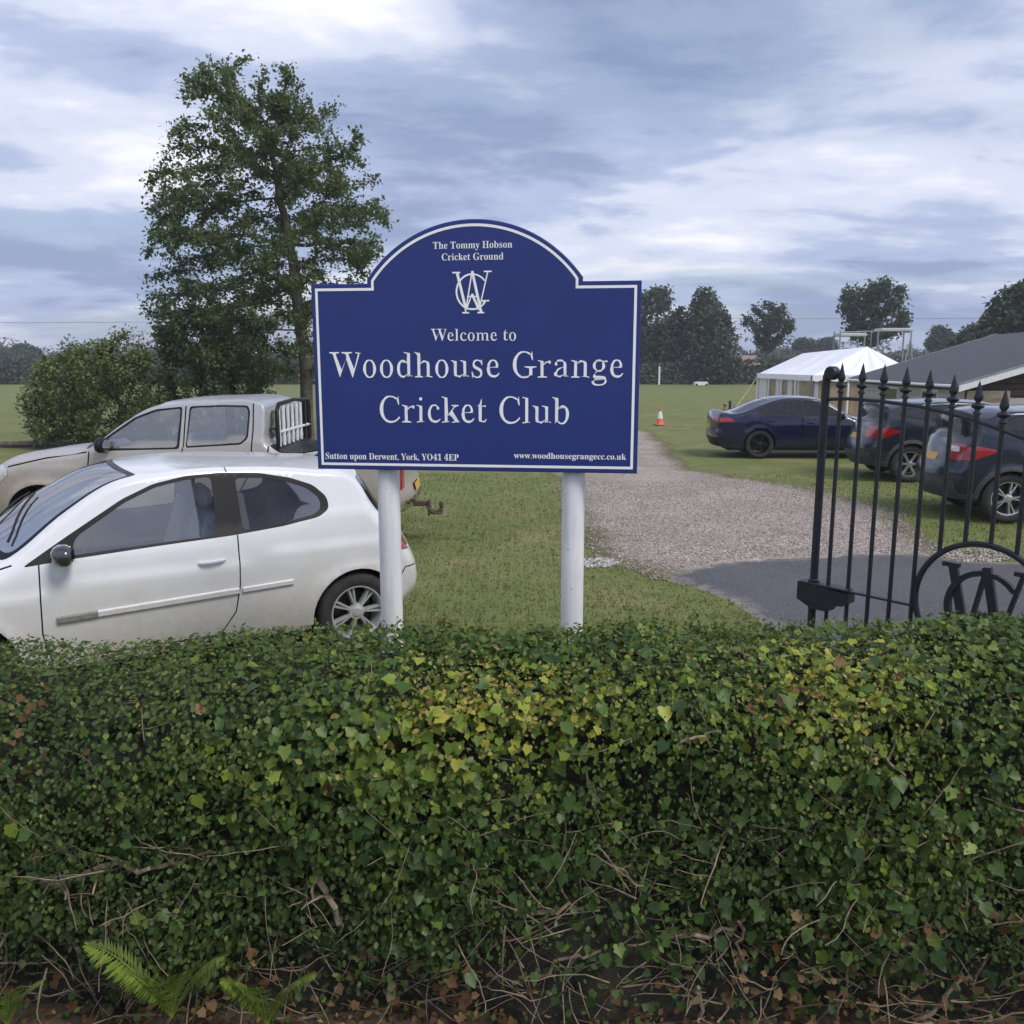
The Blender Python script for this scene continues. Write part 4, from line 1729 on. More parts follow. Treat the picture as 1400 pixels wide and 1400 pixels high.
# ---------------------------------------------------------------- white three-door hatchback
HATCH = dict(
    L=4.08, W=1.72, paint='white_car', wheels=(.82, 3.39), rw=.305, ra=.345, sill=.20, rim=.205, spokes=(7, .10, .011), tw=.19, alloy='alloy',
    keys=[(.32, .22, .06, .20), (.20, .40, 0, .42), (.26, .58, .03, .60), (.42, .72, .14, .76), (.75, .84, .55, .92), (1.14, .955, .98, 1.03),
          (1.50, 1.215, 1.36, 1.26), (1.80, 1.385, 1.70, 1.42), (2.15, 1.44, 2.1, 1.455), (2.65, 1.442, 2.65, 1.462), (3.10, 1.40, 3.2, 1.43),
          (3.41, 1.335, 3.58, 1.375), (3.565, 1.10, 3.80, 1.08), (3.70, .94, 3.92, .92), (3.81, .80, 4.01, .78), (3.92, .62, 4.07, .60), (3.93, .42, 4.08, .42), (3.78, .26, 3.95, .25)],
    belt=[(.3, .78), (1.2, .915), (2.5, .985), (3.2, 1.06), (3.8, 1.1)], crease=[(.3, .66), (1.3, .74), (2.6, .80), (3.7, .86)], tumble=.34, fillet=.10, nose=(1.1, .20), tail=(1.0, .09),
    side_regions=[
        dict(part='side_window', mat='glass', off=-.006, first=1, id=1, poly=[(1.49, .962), (1.54, 1.075), (1.84, 1.26), (2.04, 1.345), (2.24, 1.383), (2.405, 1.392), (2.40, 1.003), (2.0, .986)]),
        dict(part='quarter_window', mat='glass', off=-.004, first=1, id=2, poly=[(2.575, 1.018), (2.565, 1.372), (2.76, 1.362), (2.93, 1.325), (3.06, 1.272), (3.14, 1.20), (3.15, 1.13), (3.09, 1.085), (2.85, 1.045)]),
        dict(part='window_trim', mat='trim', off=-.001, first=1, id=3, poly=[(1.22, .918), (1.50, 1.09), (1.83, 1.285), (2.03, 1.368), (2.24, 1.407), (2.47, 1.415), (2.73, 1.398), (2.95, 1.352), (3.11, 1.29), (3.20, 1.20), (3.205, 1.115), (3.12, 1.063), (2.85, 1.022), (2.5, .990), (2.0, .968), (1.5, .940)]),
        dict(part='tail_light', mat='lamp_red', off=.004, first=1, id=4, poly=[(3.66, .76), (3.96, .72), (3.90, .95), (3.66, .97), (3.60, .90)]),
        dict(part='headlight', mat='lamp_head', off=.003, first=1, id=5, poly=[(.25, .62), (.45, .58), (.74, .79), (.62, .83), (.40, .75)]),
        dict(part='door', mat='paint', off=0, id=6, round=False, poly=[(1.31, .95), (1.30, .48), (1.34, .29), (2.38, .29), (2.49, .45), (2.525, .64), (2.532, 1.02), (2.5, 1.43), (2.0, 1.40), (1.6, 1.2)]),
        dict(part='rear_bumper', mat='paint', off=.002, id=7, round=False, poly=[(3.70, .20), (4.1, .20), (4.1, .60), (3.80, .60), (3.72, .50)]),
    ],
    seams=[[(1.315, .945), (1.305, .70), (1.30, .48), (1.34, .29)], [(2.532, .992), (2.53, .80), (2.525, .64), (2.49, .45), (2.38, .29)], [(1.34, .29), (2.38, .29)],
           [(.42, .735), (.80, .83), (1.17, .935)], [(3.73, .50), (3.80, .605), (3.9, .61)], [(2.515, 1.415), (2.505, 1.47)], [(.45, .56), (.52, .42), (.49, .36)]],
    top_regions=[
        dict(part='windscreen', mat='screen', off=-.004, poly=[(5.10, -.93), (5.10, .93), (7.35, .90), (7.35, -.90)]),
        dict(part='windscreen_trim', mat='trim', off=-.001, poly=[(4.96, -.98), (4.96, .98), (7.46, .945), (7.46, -.945)]),
        dict(part='rear_window', mat='glass_dark', off=-.004, poly=[(11.15, -.96), (11.15, .96), (12.7, .985), (12.7, -.985)]),
        dict(part='tail_light', mat='lamp_red', off=.004, mirror=True, id=2, poly=[(12.95, .80), (14.25, .86), (14.25, 1.0), (12.95, 1.0)]),
        dict(part='headlight', mat='lamp_head', off=.003, mirror=True, id=3, poly=[(2.1, .62), (2.1, 1.0), (3.9, 1.0), (3.2, .75)]),
        dict(part='grille', mat='trim', off=-.006, id=4, poly=[(.6, -.62), (.6, .62), (1.5, .66), (1.5, -.66)]),
        dict(part='number_plate', mat='plate_yellow', off=.004, id=5, round=False, poly=[(14.7, -.30), (14.7, .30), (15.2, .30), (15.2, -.30)]),
    ],
    floor=.36, seat_x=1.98, dash_x=1.32, mirror=(1.46, .99), mirror_size=(.085, .11, .07), mirror_mat='mirror_gloss', handles=[(2.345, .832)], seat_mat='seat_light', zmid=.66)


def place(rear_wheel_xy, yaw, sp, near_sign):
    """root position so that the near rear wheel stands at rear_wheel_xy; local front is -x"""
    lx, ly = sp['wheels'][1] - sp['L'] / 2, near_sign * (sp['W'] / 2)
    c, s_ = math.cos(yaw), math.sin(yaw)
    return (rear_wheel_xy[0] - (lx * c - ly * s_), rear_wheel_xy[1] - (lx * s_ + ly * c), 0)


yaw = R(31.2)
rw_ = ground(491, 838, .305)
hatch, hs = build_car(HATCH, 'parked_hatchback', 'white three door hatchback parked behind the hedge, left of the sign', place(rw_, yaw, HATCH, -1), yaw)
for sg in (-1, 1):
    ribbon(hs, hatch, 'side_moulding', [(1.62, .572), (2.515, .602)], .052, .024, sg, M['white_car'])
    ribbon(hs, hatch, 'side_moulding', [(2.54, .603), (2.90, .615)], .044, .022, sg, M['white_car'])
    ribbon(hs, hatch, 'moulding_insert', [(1.385, .563), (1.618, .571)], .052, .026, sg, M['mould_grey'])
# wipers on the screen, aerial on the roof
for v0, v1 in ((-.80, -.05), (-.15, .55)):
    pts = []
    for f in np.linspace(0, 1, 9):
        u = hs.k2u(5.25 + .75 * f ** .8 * (1 if v0 < -.5 else .8))
        P_, N_ = hs.lift_top(np.array([[u, (v0 + (v1 - v0) * f) * .8]]))
        pts.append(P_[0] + N_[0] * .016)
    MB().tube(pts, .008, 6).build('wiper', M['trim'], hatch)
P_, N_ = hs.lift_top(np.array([[hs.k2u(10.6), 0.0]]))
p = P_[0]
mb = MB().lathe([(.045, 0), (.03, .018), (.012, .03), (0, .032)], 12, tuple(p))
mb.v = [(p[0] + (x - p[0]) * 1.7, y, z) for x, y, z in mb.v]
mb.tube([p + np.array([.02, 0, .015]), p + np.array([.06, 0, .08]), p + np.array([.085, 0, .12])], [.009, .007, .006], 6)
mb.build('aerial', M['trim'], hatch, True)

# ---------------------------------------------------------------- silver pickup
PICKUP = dict(
    L=5.10, W=1.80, paint='silver_car', wheels=(.95, 3.93), rw=.375, ra=.455, sill=.46, rim=.205, spokes=(6, 0, .03), tw=.25, tyre='tyre_dusty', alloy='alloy', flare=.035,
    keys=[(.32, .44, .06, .42), (.20, .62, 0, .62), (.30, .86, .06, .88), (.52, 1.02, .24, 1.05), (.95, 1.12, .75, 1.17), (1.46, 1.205, 1.30, 1.26),
          (1.86, 1.49, 1.74, 1.53), (2.15, 1.665, 2.06, 1.70), (2.5, 1.735, 2.46, 1.775), (2.95, 1.765, 2.95, 1.80), (3.34, 1.76, 3.36, 1.79),
          (3.455, 1.72, 3.48, 1.75), (3.485, 1.5, 3.515, 1.52), (3.50, 1.30, 3.53, 1.30), (3.54, 1.25, 3.57, 1.25), (4.4, 1.25, 4.4, 1.25), (4.91, 1.25, 4.93, 1.25),
          (4.99, 1.17, 5.02, 1.17), (5.02, .82, 5.06, .82), (5.03, .60, 5.10, .58), (4.95, .47, 5.03, .44)],
    belt=[(.3, 1.0), (1.5, 1.19), (2.6, 1.235), (3.5, 1.30), (5.2, 1.40)], crease=[(.3, .95), (1.5, 1.05), (3.5, 1.10), (5.2, 1.13)], tumble=.27, fillet=.06, nose=(1.0, .17), tail=(.5, .03), zmid=.85,
    side_regions=[
        dict(part='side_window', mat='glass', off=-.006, first=1, id=1, poly=[(1.66, 1.235), (1.72, 1.345), (2.03, 1.56), (2.26, 1.645), (2.53, 1.675), (2.50, 1.245), (2.1, 1.235)]),
        dict(part='side_window', mat='glass', off=-.006, first=1, id=2, poly=[(2.645, 1.68), (3.0, 1.695), (3.275, 1.690), (3.30, 1.64), (3.285, 1.36), (3.22, 1.295), (2.61, 1.258)]),
        dict(part='window_trim', mat='trim', off=-.001, first=1, id=3, poly=[(1.56, 1.20), (1.68, 1.345), (2.01, 1.575), (2.25, 1.665), (2.552, 1.695), (2.53, 1.225), (2.1, 1.215)]),
        dict(part='window_trim', mat='trim', off=-.001, first=1, id=4, poly=[(2.632, 1.698), (3.0, 1.713), (3.295, 1.708), (3.322, 1.645), (3.305, 1.345), (3.23, 1.275), (2.60, 1.238)]),
        dict(part='tail_light', mat='lamp_red', off=.006, first=1, id=5, round=False, poly=[(4.90, .76), (5.2, .76), (5.2, 1.10), (4.90, 1.10)]),
        dict(part='headlight', mat='lamp_head', off=.004, first=1, id=6, poly=[(.18, .80), (.36, .76), (.58, .93), (.56, 1.02), (.36, .98)]),
        dict(part='door', mat='paint', off=0, id=7, round=False, poly=[(1.50, 1.22), (1.48, .60), (1.52, .52), (2.56, .52), (2.57, 1.22), (2.585, 1.74), (2.2, 1.70), (1.8, 1.47)]),
        dict(part='rear_door', mat='paint', off=0, id=8, round=False, poly=[(2.57, .52), (3.02, .52), (3.2, .75), (3.33, .98), (3.36, 1.5), (3.35, 1.75), (2.585, 1.75)]),
        dict(part='sill_step', mat='plastic', off=.012, id=9, round=False, poly=[(1.42, .44), (3.5, .44), (3.5, .50), (1.42, .50)]),
    ],
    seams=[[(1.51, 1.20), (1.495, .9), (1.48, .60), (1.52, .52)], [(2.565, 1.235), (2.565, .9), (2.56, .52)], [(2.59, 1.70), (2.575, 1.24)], [(3.355, 1.73), (3.36, 1.45), (3.33, .98), (3.2, .75), (3.02, .52)],
           [(1.52, .52), (3.02, .52)], [(3.53, 1.25), (3.53, .8), (3.53, .47)], [(.56, 1.02), (1.0, 1.12), (1.48, 1.19)]], seam_w=.016,
    top_regions=[
        dict(part='windscreen', mat='screen', off=-.004, poly=[(5.12, -.92), (5.12, .92), (7.3, .88), (7.3, -.88)]),
        dict(part='windscreen_trim', mat='trim', off=-.001, poly=[(5.0, -.97), (5.0, .97), (7.42, .93), (7.42, -.93)]),
        dict(part='rear_window', mat='glass_dark', off=-.004, poly=[(11.5, -.78), (11.5, .78), (12.9, .84), (12.9, -.84)]),
        dict(part='bed_cover', mat='trim', off=.012, id=2, round=False, poly=[(13.9, -.97), (13.9, .97), (16.1, .97), (16.1, -.97)]),
        dict(part='grille', mat='trim', off=-.006, id=3, poly=[(1.6, -.55), (1.6, .55), (2.7, .55), (2.7, -.55)]),
        dict(part='headlight', mat='lamp_head', off=.003, mirror=True, id=4, poly=[(1.8, .66), (1.8, 1.0), (3.0, 1.0), (2.9, .70)]),
        dict(part='tail_light', mat='lamp_red', off=.006, mirror=True, id=5, round=False, poly=[(17.2, .86), (17.2, 1.0), (18.2, 1.0), (18.2, .86)]),
        dict(part='rear_bumper', mat='chrome', off=.02, id=6, round=False, poly=[(18.9, -1), (18.9, 1), (19.7, 1), (19.7, -1)]),
        dict(part='number_plate', mat='plate_yellow', off=.024, id=7, round=False, poly=[(18.3, -.27), (18.3, .27), (18.65, .27), (18.65, -.27)]),
    ],
    floor=.62, seat_x=2.08, dash_x=1.62, mirror=(1.72, 1.275), mirror_size=(.08, .12, .085), handles=[(2.42, 1.135), (3.25, 1.15)], handle_mat='trim', seat_mat='seat_light')
pk_xy = at(60, 710, 9.5)
loc_ = (pk_xy[0] - (PICKUP['wheels'][0] - PICKUP['L'] / 2), pk_xy[1] + PICKUP['W'] / 2, 0)
pick, ps = build_car(PICKUP, 'parked_pickup', 'dusty silver double cab pickup parked beyond the white hatchback', loc_, R(0))
# bonnet scoop
mb = MB()
x0 = 1.05 - PICKUP['L'] / 2
mb.add([(x0, -.30, 1.15), (x0, .30, 1.15), (x0 + .42, .34, 1.19), (x0 + .42, -.34, 1.19), (x0 + .05, -.26, 1.215), (x0 + .05, .26, 1.215), (x0 + .36, .28, 1.262), (x0 + .36, -.28, 1.262)],
       [[4, 5, 6, 7][::-1], [0, 1, 5, 4][::-1], [1, 2, 6, 5][::-1], [2, 3, 7, 6][::-1], [3, 0, 4, 7][::-1]])
mb.build('bonnet_scoop', M['silver_car'], pick, True, 60)
# headboard rack behind the cab
xr_ = 3.62 - PICKUP['L'] / 2
M['rack_white'] = simple('rack_white', (.68, .69, .71), .45)
for i, y in enumerate(np.linspace(-.70, .70, 8)):
    MB().tube([(xr_, y, 1.24), (xr_, y, 1.70)], .021, 8).build('rack_bar', M['rack_white'] if i < 6 else M['trim'], pick, True)
MB().tube([(xr_, -.76, 1.22), (xr_, -.76, 1.64), (xr_, -.68, 1.72), (xr_, 0, 1.745), (xr_, .68, 1.72), (xr_, .76, 1.64), (xr_, .76, 1.22)], .024, 8).build('rack_frame', M['trim'], pick, True)
MB().tube([(xr_, -.75, 1.40), (xr_, .75, 1.40)], .018, 8).build('rack_rail', M['rack_white'], pick, True)
# tow bar with drop plate and chain
xe_ = PICKUP['L'] / 2
mb = MB().box((xe_ + .02, 0, .47), (.30, .10, .06), bev=.01).box((xe_ + .15, 0, .42), (.03, .16, .20), bev=.01)
mb.tube([(xe_ + .14, 0, .36), (xe_ + .26, 0, .36), (xe_ + .30, 0, .40)], .03, 8)
mb.lathe([(0, .40), (.02, .40), (.025, .44), (.03, .46), (.02, .49), (0, .49)], 12, (xe_ + .30, 0, 0))
mb.tube([(xe_ + .12, -.1, .44), (xe_ + .22, -.14, .36), (xe_ + .32, -.12, .37)], .014, 6)
mb.build('tow_bar', M['rust'], pick, True)

# ---------------------------------------------------------------- dark cars beyond the gate
SALOON = dict(
    L=4.71, W=1.83, paint='navy_car', wheels=(.80, 3.65), rw=.335, ra=.368, sill=.20, rim=.235, spokes=(5, .13, .014), tw=.23, alloy='alloy_dark', grid=.09, group='dark cars parked beyond the gate',
    keys=[(.35, .20, .08, .20), (.22, .45, 0, .45), (.32, .66, .05, .68), (.6, .78, .3, .80), (1.1, .87, 1.0, .92), (1.50, .945, 1.38, .99), (1.95, 1.21, 1.85, 1.24), (2.25, 1.355, 2.18, 1.39),
          (2.7, 1.405, 2.7, 1.44), (3.2, 1.37, 3.2, 1.425), (3.6, 1.245, 3.65, 1.31), (4.0, 1.085, 4.1, 1.12), (4.2, 1.035, 4.3, 1.07), (4.55, 1.03, 4.62, 1.08), (4.60, .92, 4.68, .94),
          (4.60, .72, 4.70, .72), (4.62, .5, 4.71, .5), (4.5, .26, 4.62, .26)],
    belt=[(.3, .78), (1.4, .90), (2.7, .965), (4.2, 1.02), (4.6, 1.03)], crease=[(.3, .68), (1.5, .78), (4.6, .86)], tumble=.40, fillet=.10, nose=(1.1, .20), tail=(.9, .11),
    side_regions=[
        dict(part='side_window', mat='glass_dark', off=-.005, first=1, id=1, poly=[(1.80, .985), (2.05, 1.17), (2.3, 1.31), (2.64, 1.355), (2.66, .99)]),
        dict(part='side_window', mat='glass_dark', off=-.005, first=1, id=2, poly=[(2.72, .99), (2.71, 1.355), (3.1, 1.335), (3.42, 1.25), (3.64, 1.13), (3.64, 1.04), (3.5, 1.01)]),
        dict(part='window_trim', mat='trim', off=-.001, first=1, id=3, poly=[(1.62, .95), (2.0, 1.18), (2.28, 1.335), (2.66, 1.38), (3.1, 1.362), (3.46, 1.27), (3.72, 1.13), (3.74, 1.04), (3.55, .99), (2.7, .965)]),
        dict(part='tail_light', mat='lamp_red', off=.004, first=1, id=4, poly=[(4.22, .87), (4.75, .80), (4.75, .945), (4.36, .955)]),
        dict(part='headlight', mat='lamp_head', off=.004, first=1, id=5, poly=[(.2, .60), (.5, .62), (.75, .74), (.5, .73)]),
        dict(part='door', mat='paint', off=0, id=6, round=False, poly=[(1.55, .95), (1.5, .6), (1.52, .30), (2.66, .30), (2.68, .6), (2.69, 1.39), (2.2, 1.37)]),
        dict(part='rear_door', mat='paint', off=0, id=7, round=False, poly=[(2.69, 1.39), (2.68, .6), (2.66, .30), (3.18, .30), (3.32, .62), (3.55, .85), (3.72, 1.06), (3.6, 1.25), (3.2, 1.39)]),
        dict(part='side_skirt', mat='trim', off=.006, id=8, round=False, poly=[(1.2, .20), (3.25, .20), (3.25, .27), (1.2, .27)]),
    ],
    seams=[[(1.55, .95), (1.5, .6), (1.52, .30)], [(2.69, .965), (2.68, .6), (2.66, .30)], [(3.72, 1.04), (3.55, .85), (3.32, .62), (3.18, .30)], [(1.52, .30), (3.18, .30)]], seam_w=.012,
    top_regions=[
        dict(part='windscreen', mat='screen', off=-.004, poly=[(5.1, -.92), (5.1, .92), (7.4, .9), (7.4, -.9)]),
        dict(part='rear_window', mat='glass_dark', off=-.004, poly=[(9.6, -.88), (9.6, .88), (11.6, .9), (11.6, -.9)]),
        dict(part='tail_light', mat='lamp_red', off=.004, mirror=True, id=2, poly=[(13.7, .38), (13.75, 1.0), (14.55, 1.0), (14.3, .45)]),
        dict(part='rear_diffuser', mat='trim', off=.002, id=3, round=False, poly=[(16.1, -.95), (16.1, .95), (17, .95), (17, -.95)]),
        dict(part='number_plate', mat='plate_yellow', off=.004, id=4, round=False, poly=[(14.75, -.28), (14.75, .28), (15.25, .28), (15.25, -.28)]),
        dict(part='grille', mat='trim', off=-.004, id=5, poly=[(1.2, -.4), (1.2, .4), (2.3, .35), (2.3, -.35)]),
    ],
    floor=.28, seat_x=2.25, dash_x=1.72, mirror=(1.82, .99), handles=[(2.50, .84), (3.42, .88)], seat_mat='seat')

SUV = dict(
    L=4.38, W=1.81, paint='blue_car', wheels=(.87, 3.51), rw=.345, ra=.388, sill=.27, rim=.232, spokes=(5, .16, .017), tw=.22, alloy='alloy_bright', grid=.08, group='dark cars parked beyond the gate',
    keys=[(.35, .27, .08, .25), (.22, .5, 0, .5), (.3, .78, .05, .8), (.55, .93, .3, .95), (1.0, 1.03, .9, 1.07), (1.3, 1.09, 1.15, 1.13), (1.7, 1.34, 1.6, 1.38), (2.0, 1.49, 1.9, 1.53),
          (2.5, 1.555, 2.5, 1.60), (3.2, 1.54, 3.2, 1.59), (3.72, 1.475, 3.86, 1.55), (3.90, 1.38, 4.05, 1.49), (3.99, 1.17, 4.12, 1.17), (4.08, 1.03, 4.20, 1.04), (4.12, .86, 4.27, .86),
          (4.2, .68, 4.36, .68), (4.18, .5, 4.38, .5), (4.05, .30, 4.28, .30)],
    belt=[(.3, .93), (1.3, 1.06), (2.4, 1.11), (3.5, 1.20), (4.2, 1.25)], crease=[(.3, .82), (1.4, .92), (4.2, 1.02)], tumble=.36, fillet=.11, nose=(1.1, .19), tail=(.9, .10), zmid=.75,
    side_regions=[
        dict(part='side_window', mat='glass_dark', off=-.005, first=1, id=1, poly=[(1.55, 1.12), (1.8, 1.32), (2.05, 1.455), (2.38, 1.495), (2.40, 1.13)]),
        dict(part='side_window', mat='glass_dark', off=-.005, first=1, id=2, poly=[(2.46, 1.135), (2.44, 1.50), (3.0, 1.495), (3.2, 1.475), (3.18, 1.18)]),
        dict(part='quarter_window', mat='glass_dark', off=-.005, first=1, id=3, poly=[(3.24, 1.19), (3.26, 1.47), (3.5, 1.44), (3.66, 1.36), (3.70, 1.29), (3.5, 1.23)]),
        dict(part='window_trim', mat='trim', off=-.001, first=1, id=4, poly=[(1.44, 1.075), (1.78, 1.345), (2.03, 1.478), (2.4, 1.52), (3.0, 1.52), (3.3, 1.495), (3.55, 1.455), (3.72, 1.37), (3.77, 1.28), (3.5, 1.205), (2.4, 1.11)]),
        dict(part='tail_light', mat='lamp_red', off=.006, first=1, id=5, poly=[(3.68, 1.00), (4.0, .87), (4.3, .84), (4.2, 1.01), (3.95, 1.06)]),
        dict(part='headlight', mat='lamp_head', off=.004, first=1, id=6, poly=[(.2, .74), (.5, .76), (.8, .93), (.5, .90)]),
        dict(part='door', mat='paint', off=0, id=7, round=False, poly=[(1.40, 1.08), (1.35, .7), (1.37, .42), (2.42, .42), (2.43, .8), (2.43, 1.54), (2.0, 1.50)]),
        dict(part='rear_door', mat='paint', off=0, id=8, round=False, poly=[(2.43, 1.54), (2.43, .8), (2.42, .42), (2.98, .42), (3.12, .62), (3.28, .86), (3.24, 1.2), (3.26, 1.5)]),
        dict(part='cladding', mat='plastic', off=.010, id=9, round=False, poly=[(.2, .2), (4.3, .2), (4.3, .40), (.2, .40)]),
        dict(part='cladding', mat='plastic', off=.010, id=10, round=False, poly=circ(.87, .345, .455)),
        dict(part='cladding', mat='plastic', off=.010, id=11, round=False, poly=circ(3.51, .345, .455)),
    ],
    seams=[[(1.40, 1.08), (1.35, .7), (1.37, .42)], [(2.43, 1.11), (2.43, .8), (2.42, .42)], [(3.24, 1.2), (3.28, .86), (3.12, .62), (2.98, .42)]], seam_w=.012,
    top_regions=[
        dict(part='windscreen', mat='screen', off=-.004, poly=[(5.1, -.92), (5.1, .92), (7.4, .9), (7.4, -.9)]),
        dict(part='rear_window', mat='glass_dark', off=-.004, poly=[(11.15, -.80), (11.15, .80), (12.35, .88), (12.35, -.88)]),
        dict(part='spoiler', mat='trim', off=.012, id=2, round=False, poly=[(10.75, -.9), (10.75, .9), (11.1, .85), (11.1, -.85)]),
        dict(part='reversing_light', mat='lamp_clear', off=.010, mirror=True, id=3, poly=[(13.0, .58), (13.0, .86), (13.42, .90), (13.42, .60)]),
        dict(part='tail_light', mat='lamp_red', off=.006, mirror=True, id=4, poly=[(12.75, .62), (12.75, 1.0), (14.15, 1.0), (13.9, .55), (13.2, .50)]),
        dict(part='number_plate', mat='plate_yellow', off=.004, id=5, round=False, poly=[(13.75, -.30), (13.75, .30), (14.3, .30), (14.3, -.30)]),
        dict(part='rear_bumper', mat='plastic', off=.006, id=6, round=False, poly=[(15.6, -1), (15.6, 1), (17, 1), (17, -1)]),
        dict(part='grille', mat='trim', off=-.004, id=7, poly=[(1.2, -.5), (1.2, .5), (2.3, .45), (2.3, -.45)]),
    ],
    floor=.42, seat_x=2.0, dash_x=1.5, mirror=(1.62, 1.13), handles=[(2.22, .96), (3.02, 1.0)], seat_mat='seat')

yw = math.pi + R(-3)
build_car(SALOON, 'parked_saloon', 'navy blue saloon car parked on the grass in front of the marquee', place(ground(1038, 627), yw, SALOON, 1), yw)
yw = math.pi + R(-7)
build_car(SUV, 'parked_crossover', 'dark blue crossover with yellow plate, nearest car behind the gate bars', place(ground(1377, 716), yw, SUV, 1), yw)
SUV2 = dict(SUV)
SUV2.update(paint='teal_car', keys=[(a, b * .955, c, d * .955) for a, b, c, d in SUV['keys']], spokes=(6, 0, .03))
SUV2['belt'] = [(a, b * .955) for a, b in SUV['belt']]
SUV2['side_regions'] = [dict(r_, poly=[(x, z * .955 if z > .5 and r_['part'] != 'cladding' else z) for x, z in r_['poly']]) for r_ in SUV['side_regions']]
SUV2['top_regions'] = [r_ for r_ in SUV['top_regions'] if r_['part'] != 'reversing_light']
yw = math.pi + R(-5)
build_car(SUV2, 'parked_crossover', 'slate blue crossover with all red tail lights, between the saloon and the nearest car', place(ground(1243, 660), yw, SUV2, 1), yw)

# ================================================================== trees, shrubs, far hedges
M['bark'] = simple('bark', (.115, .095, .075), .9, var=.45, scale=9, bump=.8, bscale=30)
M['bark_grey'] = simple('grey_bark', (.16, .15, .14), .9, var=.4, scale=3, bump=.5)
M['leaf_tree'] = leaf_mat('tree_leaf', [(0, (.050, .080, .046)), (.4, (.105, .152, .075)), (.75, (.165, .212, .100)), (1, (.24, .28, .14))], .40, .42)
M['leaf_shrub'] = leaf_mat('shrub_leaf', [(0, (.045, .072, .026)), (.45, (.105, .145, .047)), (.8, (.165, .205, .064)), (1, (.25, .26, .09))], .5, .25)
M['leaf_dark'] = leaf_mat('dark_leaf', [(0, (.024, .040, .027)), (.5, (.048, .072, .041)), (1, (.095, .120, .058))], .55, .15)
M['leaf_far'] = leaf_mat('far_leaf', [(0, (.022, .036, .024)), (.5, (.042, .062, .034)), (1, (.085, .105, .050))], .6, .15, .2)

DIAMOND = (np.array([(0, 0, 0), (.30, .42, .10), (0, 1, 0), (-.30, .42, .10)]), np.array([(0, 1, 2), (0, 2, 3)]))


def frames(nrm, tip, r):
    """unit frames from leaf normals and tip directions"""
    n = nrm / (np.linalg.norm(nrm, axis=1)[:, None] + 1e-9)
    t = tip - n * np.sum(tip * n, 1)[:, None]
    t /= np.linalg.norm(t, axis=1)[:, None] + 1e-9
    return np.cross(t, n), t, n


def leaf_mesh(name, pos, nrm, tip, size, tint, tmpl, m):
    T, tri = tmpl
    b, t, n = frames(nrm, tip, None)
    s = np.asarray(size)[:, None, None]
    V = pos[:, None] + s * (T[None, :, 0:1] * b[:, None] + T[None, :, 1:2] * t[:, None] + T[None, :, 2:3] * n[:, None])
    k, q = len(pos), len(T)
    Fc = (tri[None] + (np.arange(k) * q)[:, None, None]).reshape(-1, 3)
    me = mesh_np(name, V.reshape(-1, 3), Fc, m)
    set_tint(me, np.repeat(np.clip(tint, 0, 1), q))
    return me


def wave3(P, f, ph):
    return (np.sin(P[:, 0] * f + ph) * np.sin(P[:, 1] * f * 1.13 + ph * 2.1) + np.sin(P[:, 2] * f * .93 + ph * 1.7) * np.sin(P[:, 0] * f * .71 - ph)
            + np.sin(P[:, 1] * f * .83 + P[:, 2] * f * .5 + ph * .6)) / 3


def colonize(att, nodes, parents, step, di, dk, iters):
    """space colonisation: grow twigs towards the attractor points"""
    P = [np.asarray(p, float) for p in nodes]
    par = list(parents)
    A = att.copy()
    D = np.full(len(A), 1e9)
    I = np.zeros(len(A), int)

    def upd(i0):
        for i in range(i0, len(P)):
            d = np.linalg.norm(A - P[i], axis=1)
            m_ = d < D
            D[m_] = d[m_]
            I[m_] = i
    upd(0)
    for _ in range(iters):
        act = D < di
        if not act.any():
            break
        i0 = len(P)
        dirs = {}
        vec = A[act] - np.array(P)[I[act]]
        vec /= np.linalg.norm(vec, axis=1)[:, None] + 1e-9
        for i, v in zip(I[act], vec):
            dirs[i] = dirs.get(i, 0) + v
        for i, v in dirs.items():
            l = np.linalg.norm(v)
            if l < 1e-6:
                continue
            q = P[i] + v / l * step
            P.append(q)
            par.append(i)
        upd(i0)
        keep = D > dk
        A, D, I = A[keep], D[keep], I[keep]
        if not len(A):
            break
    return np.array(P), np.array(par)


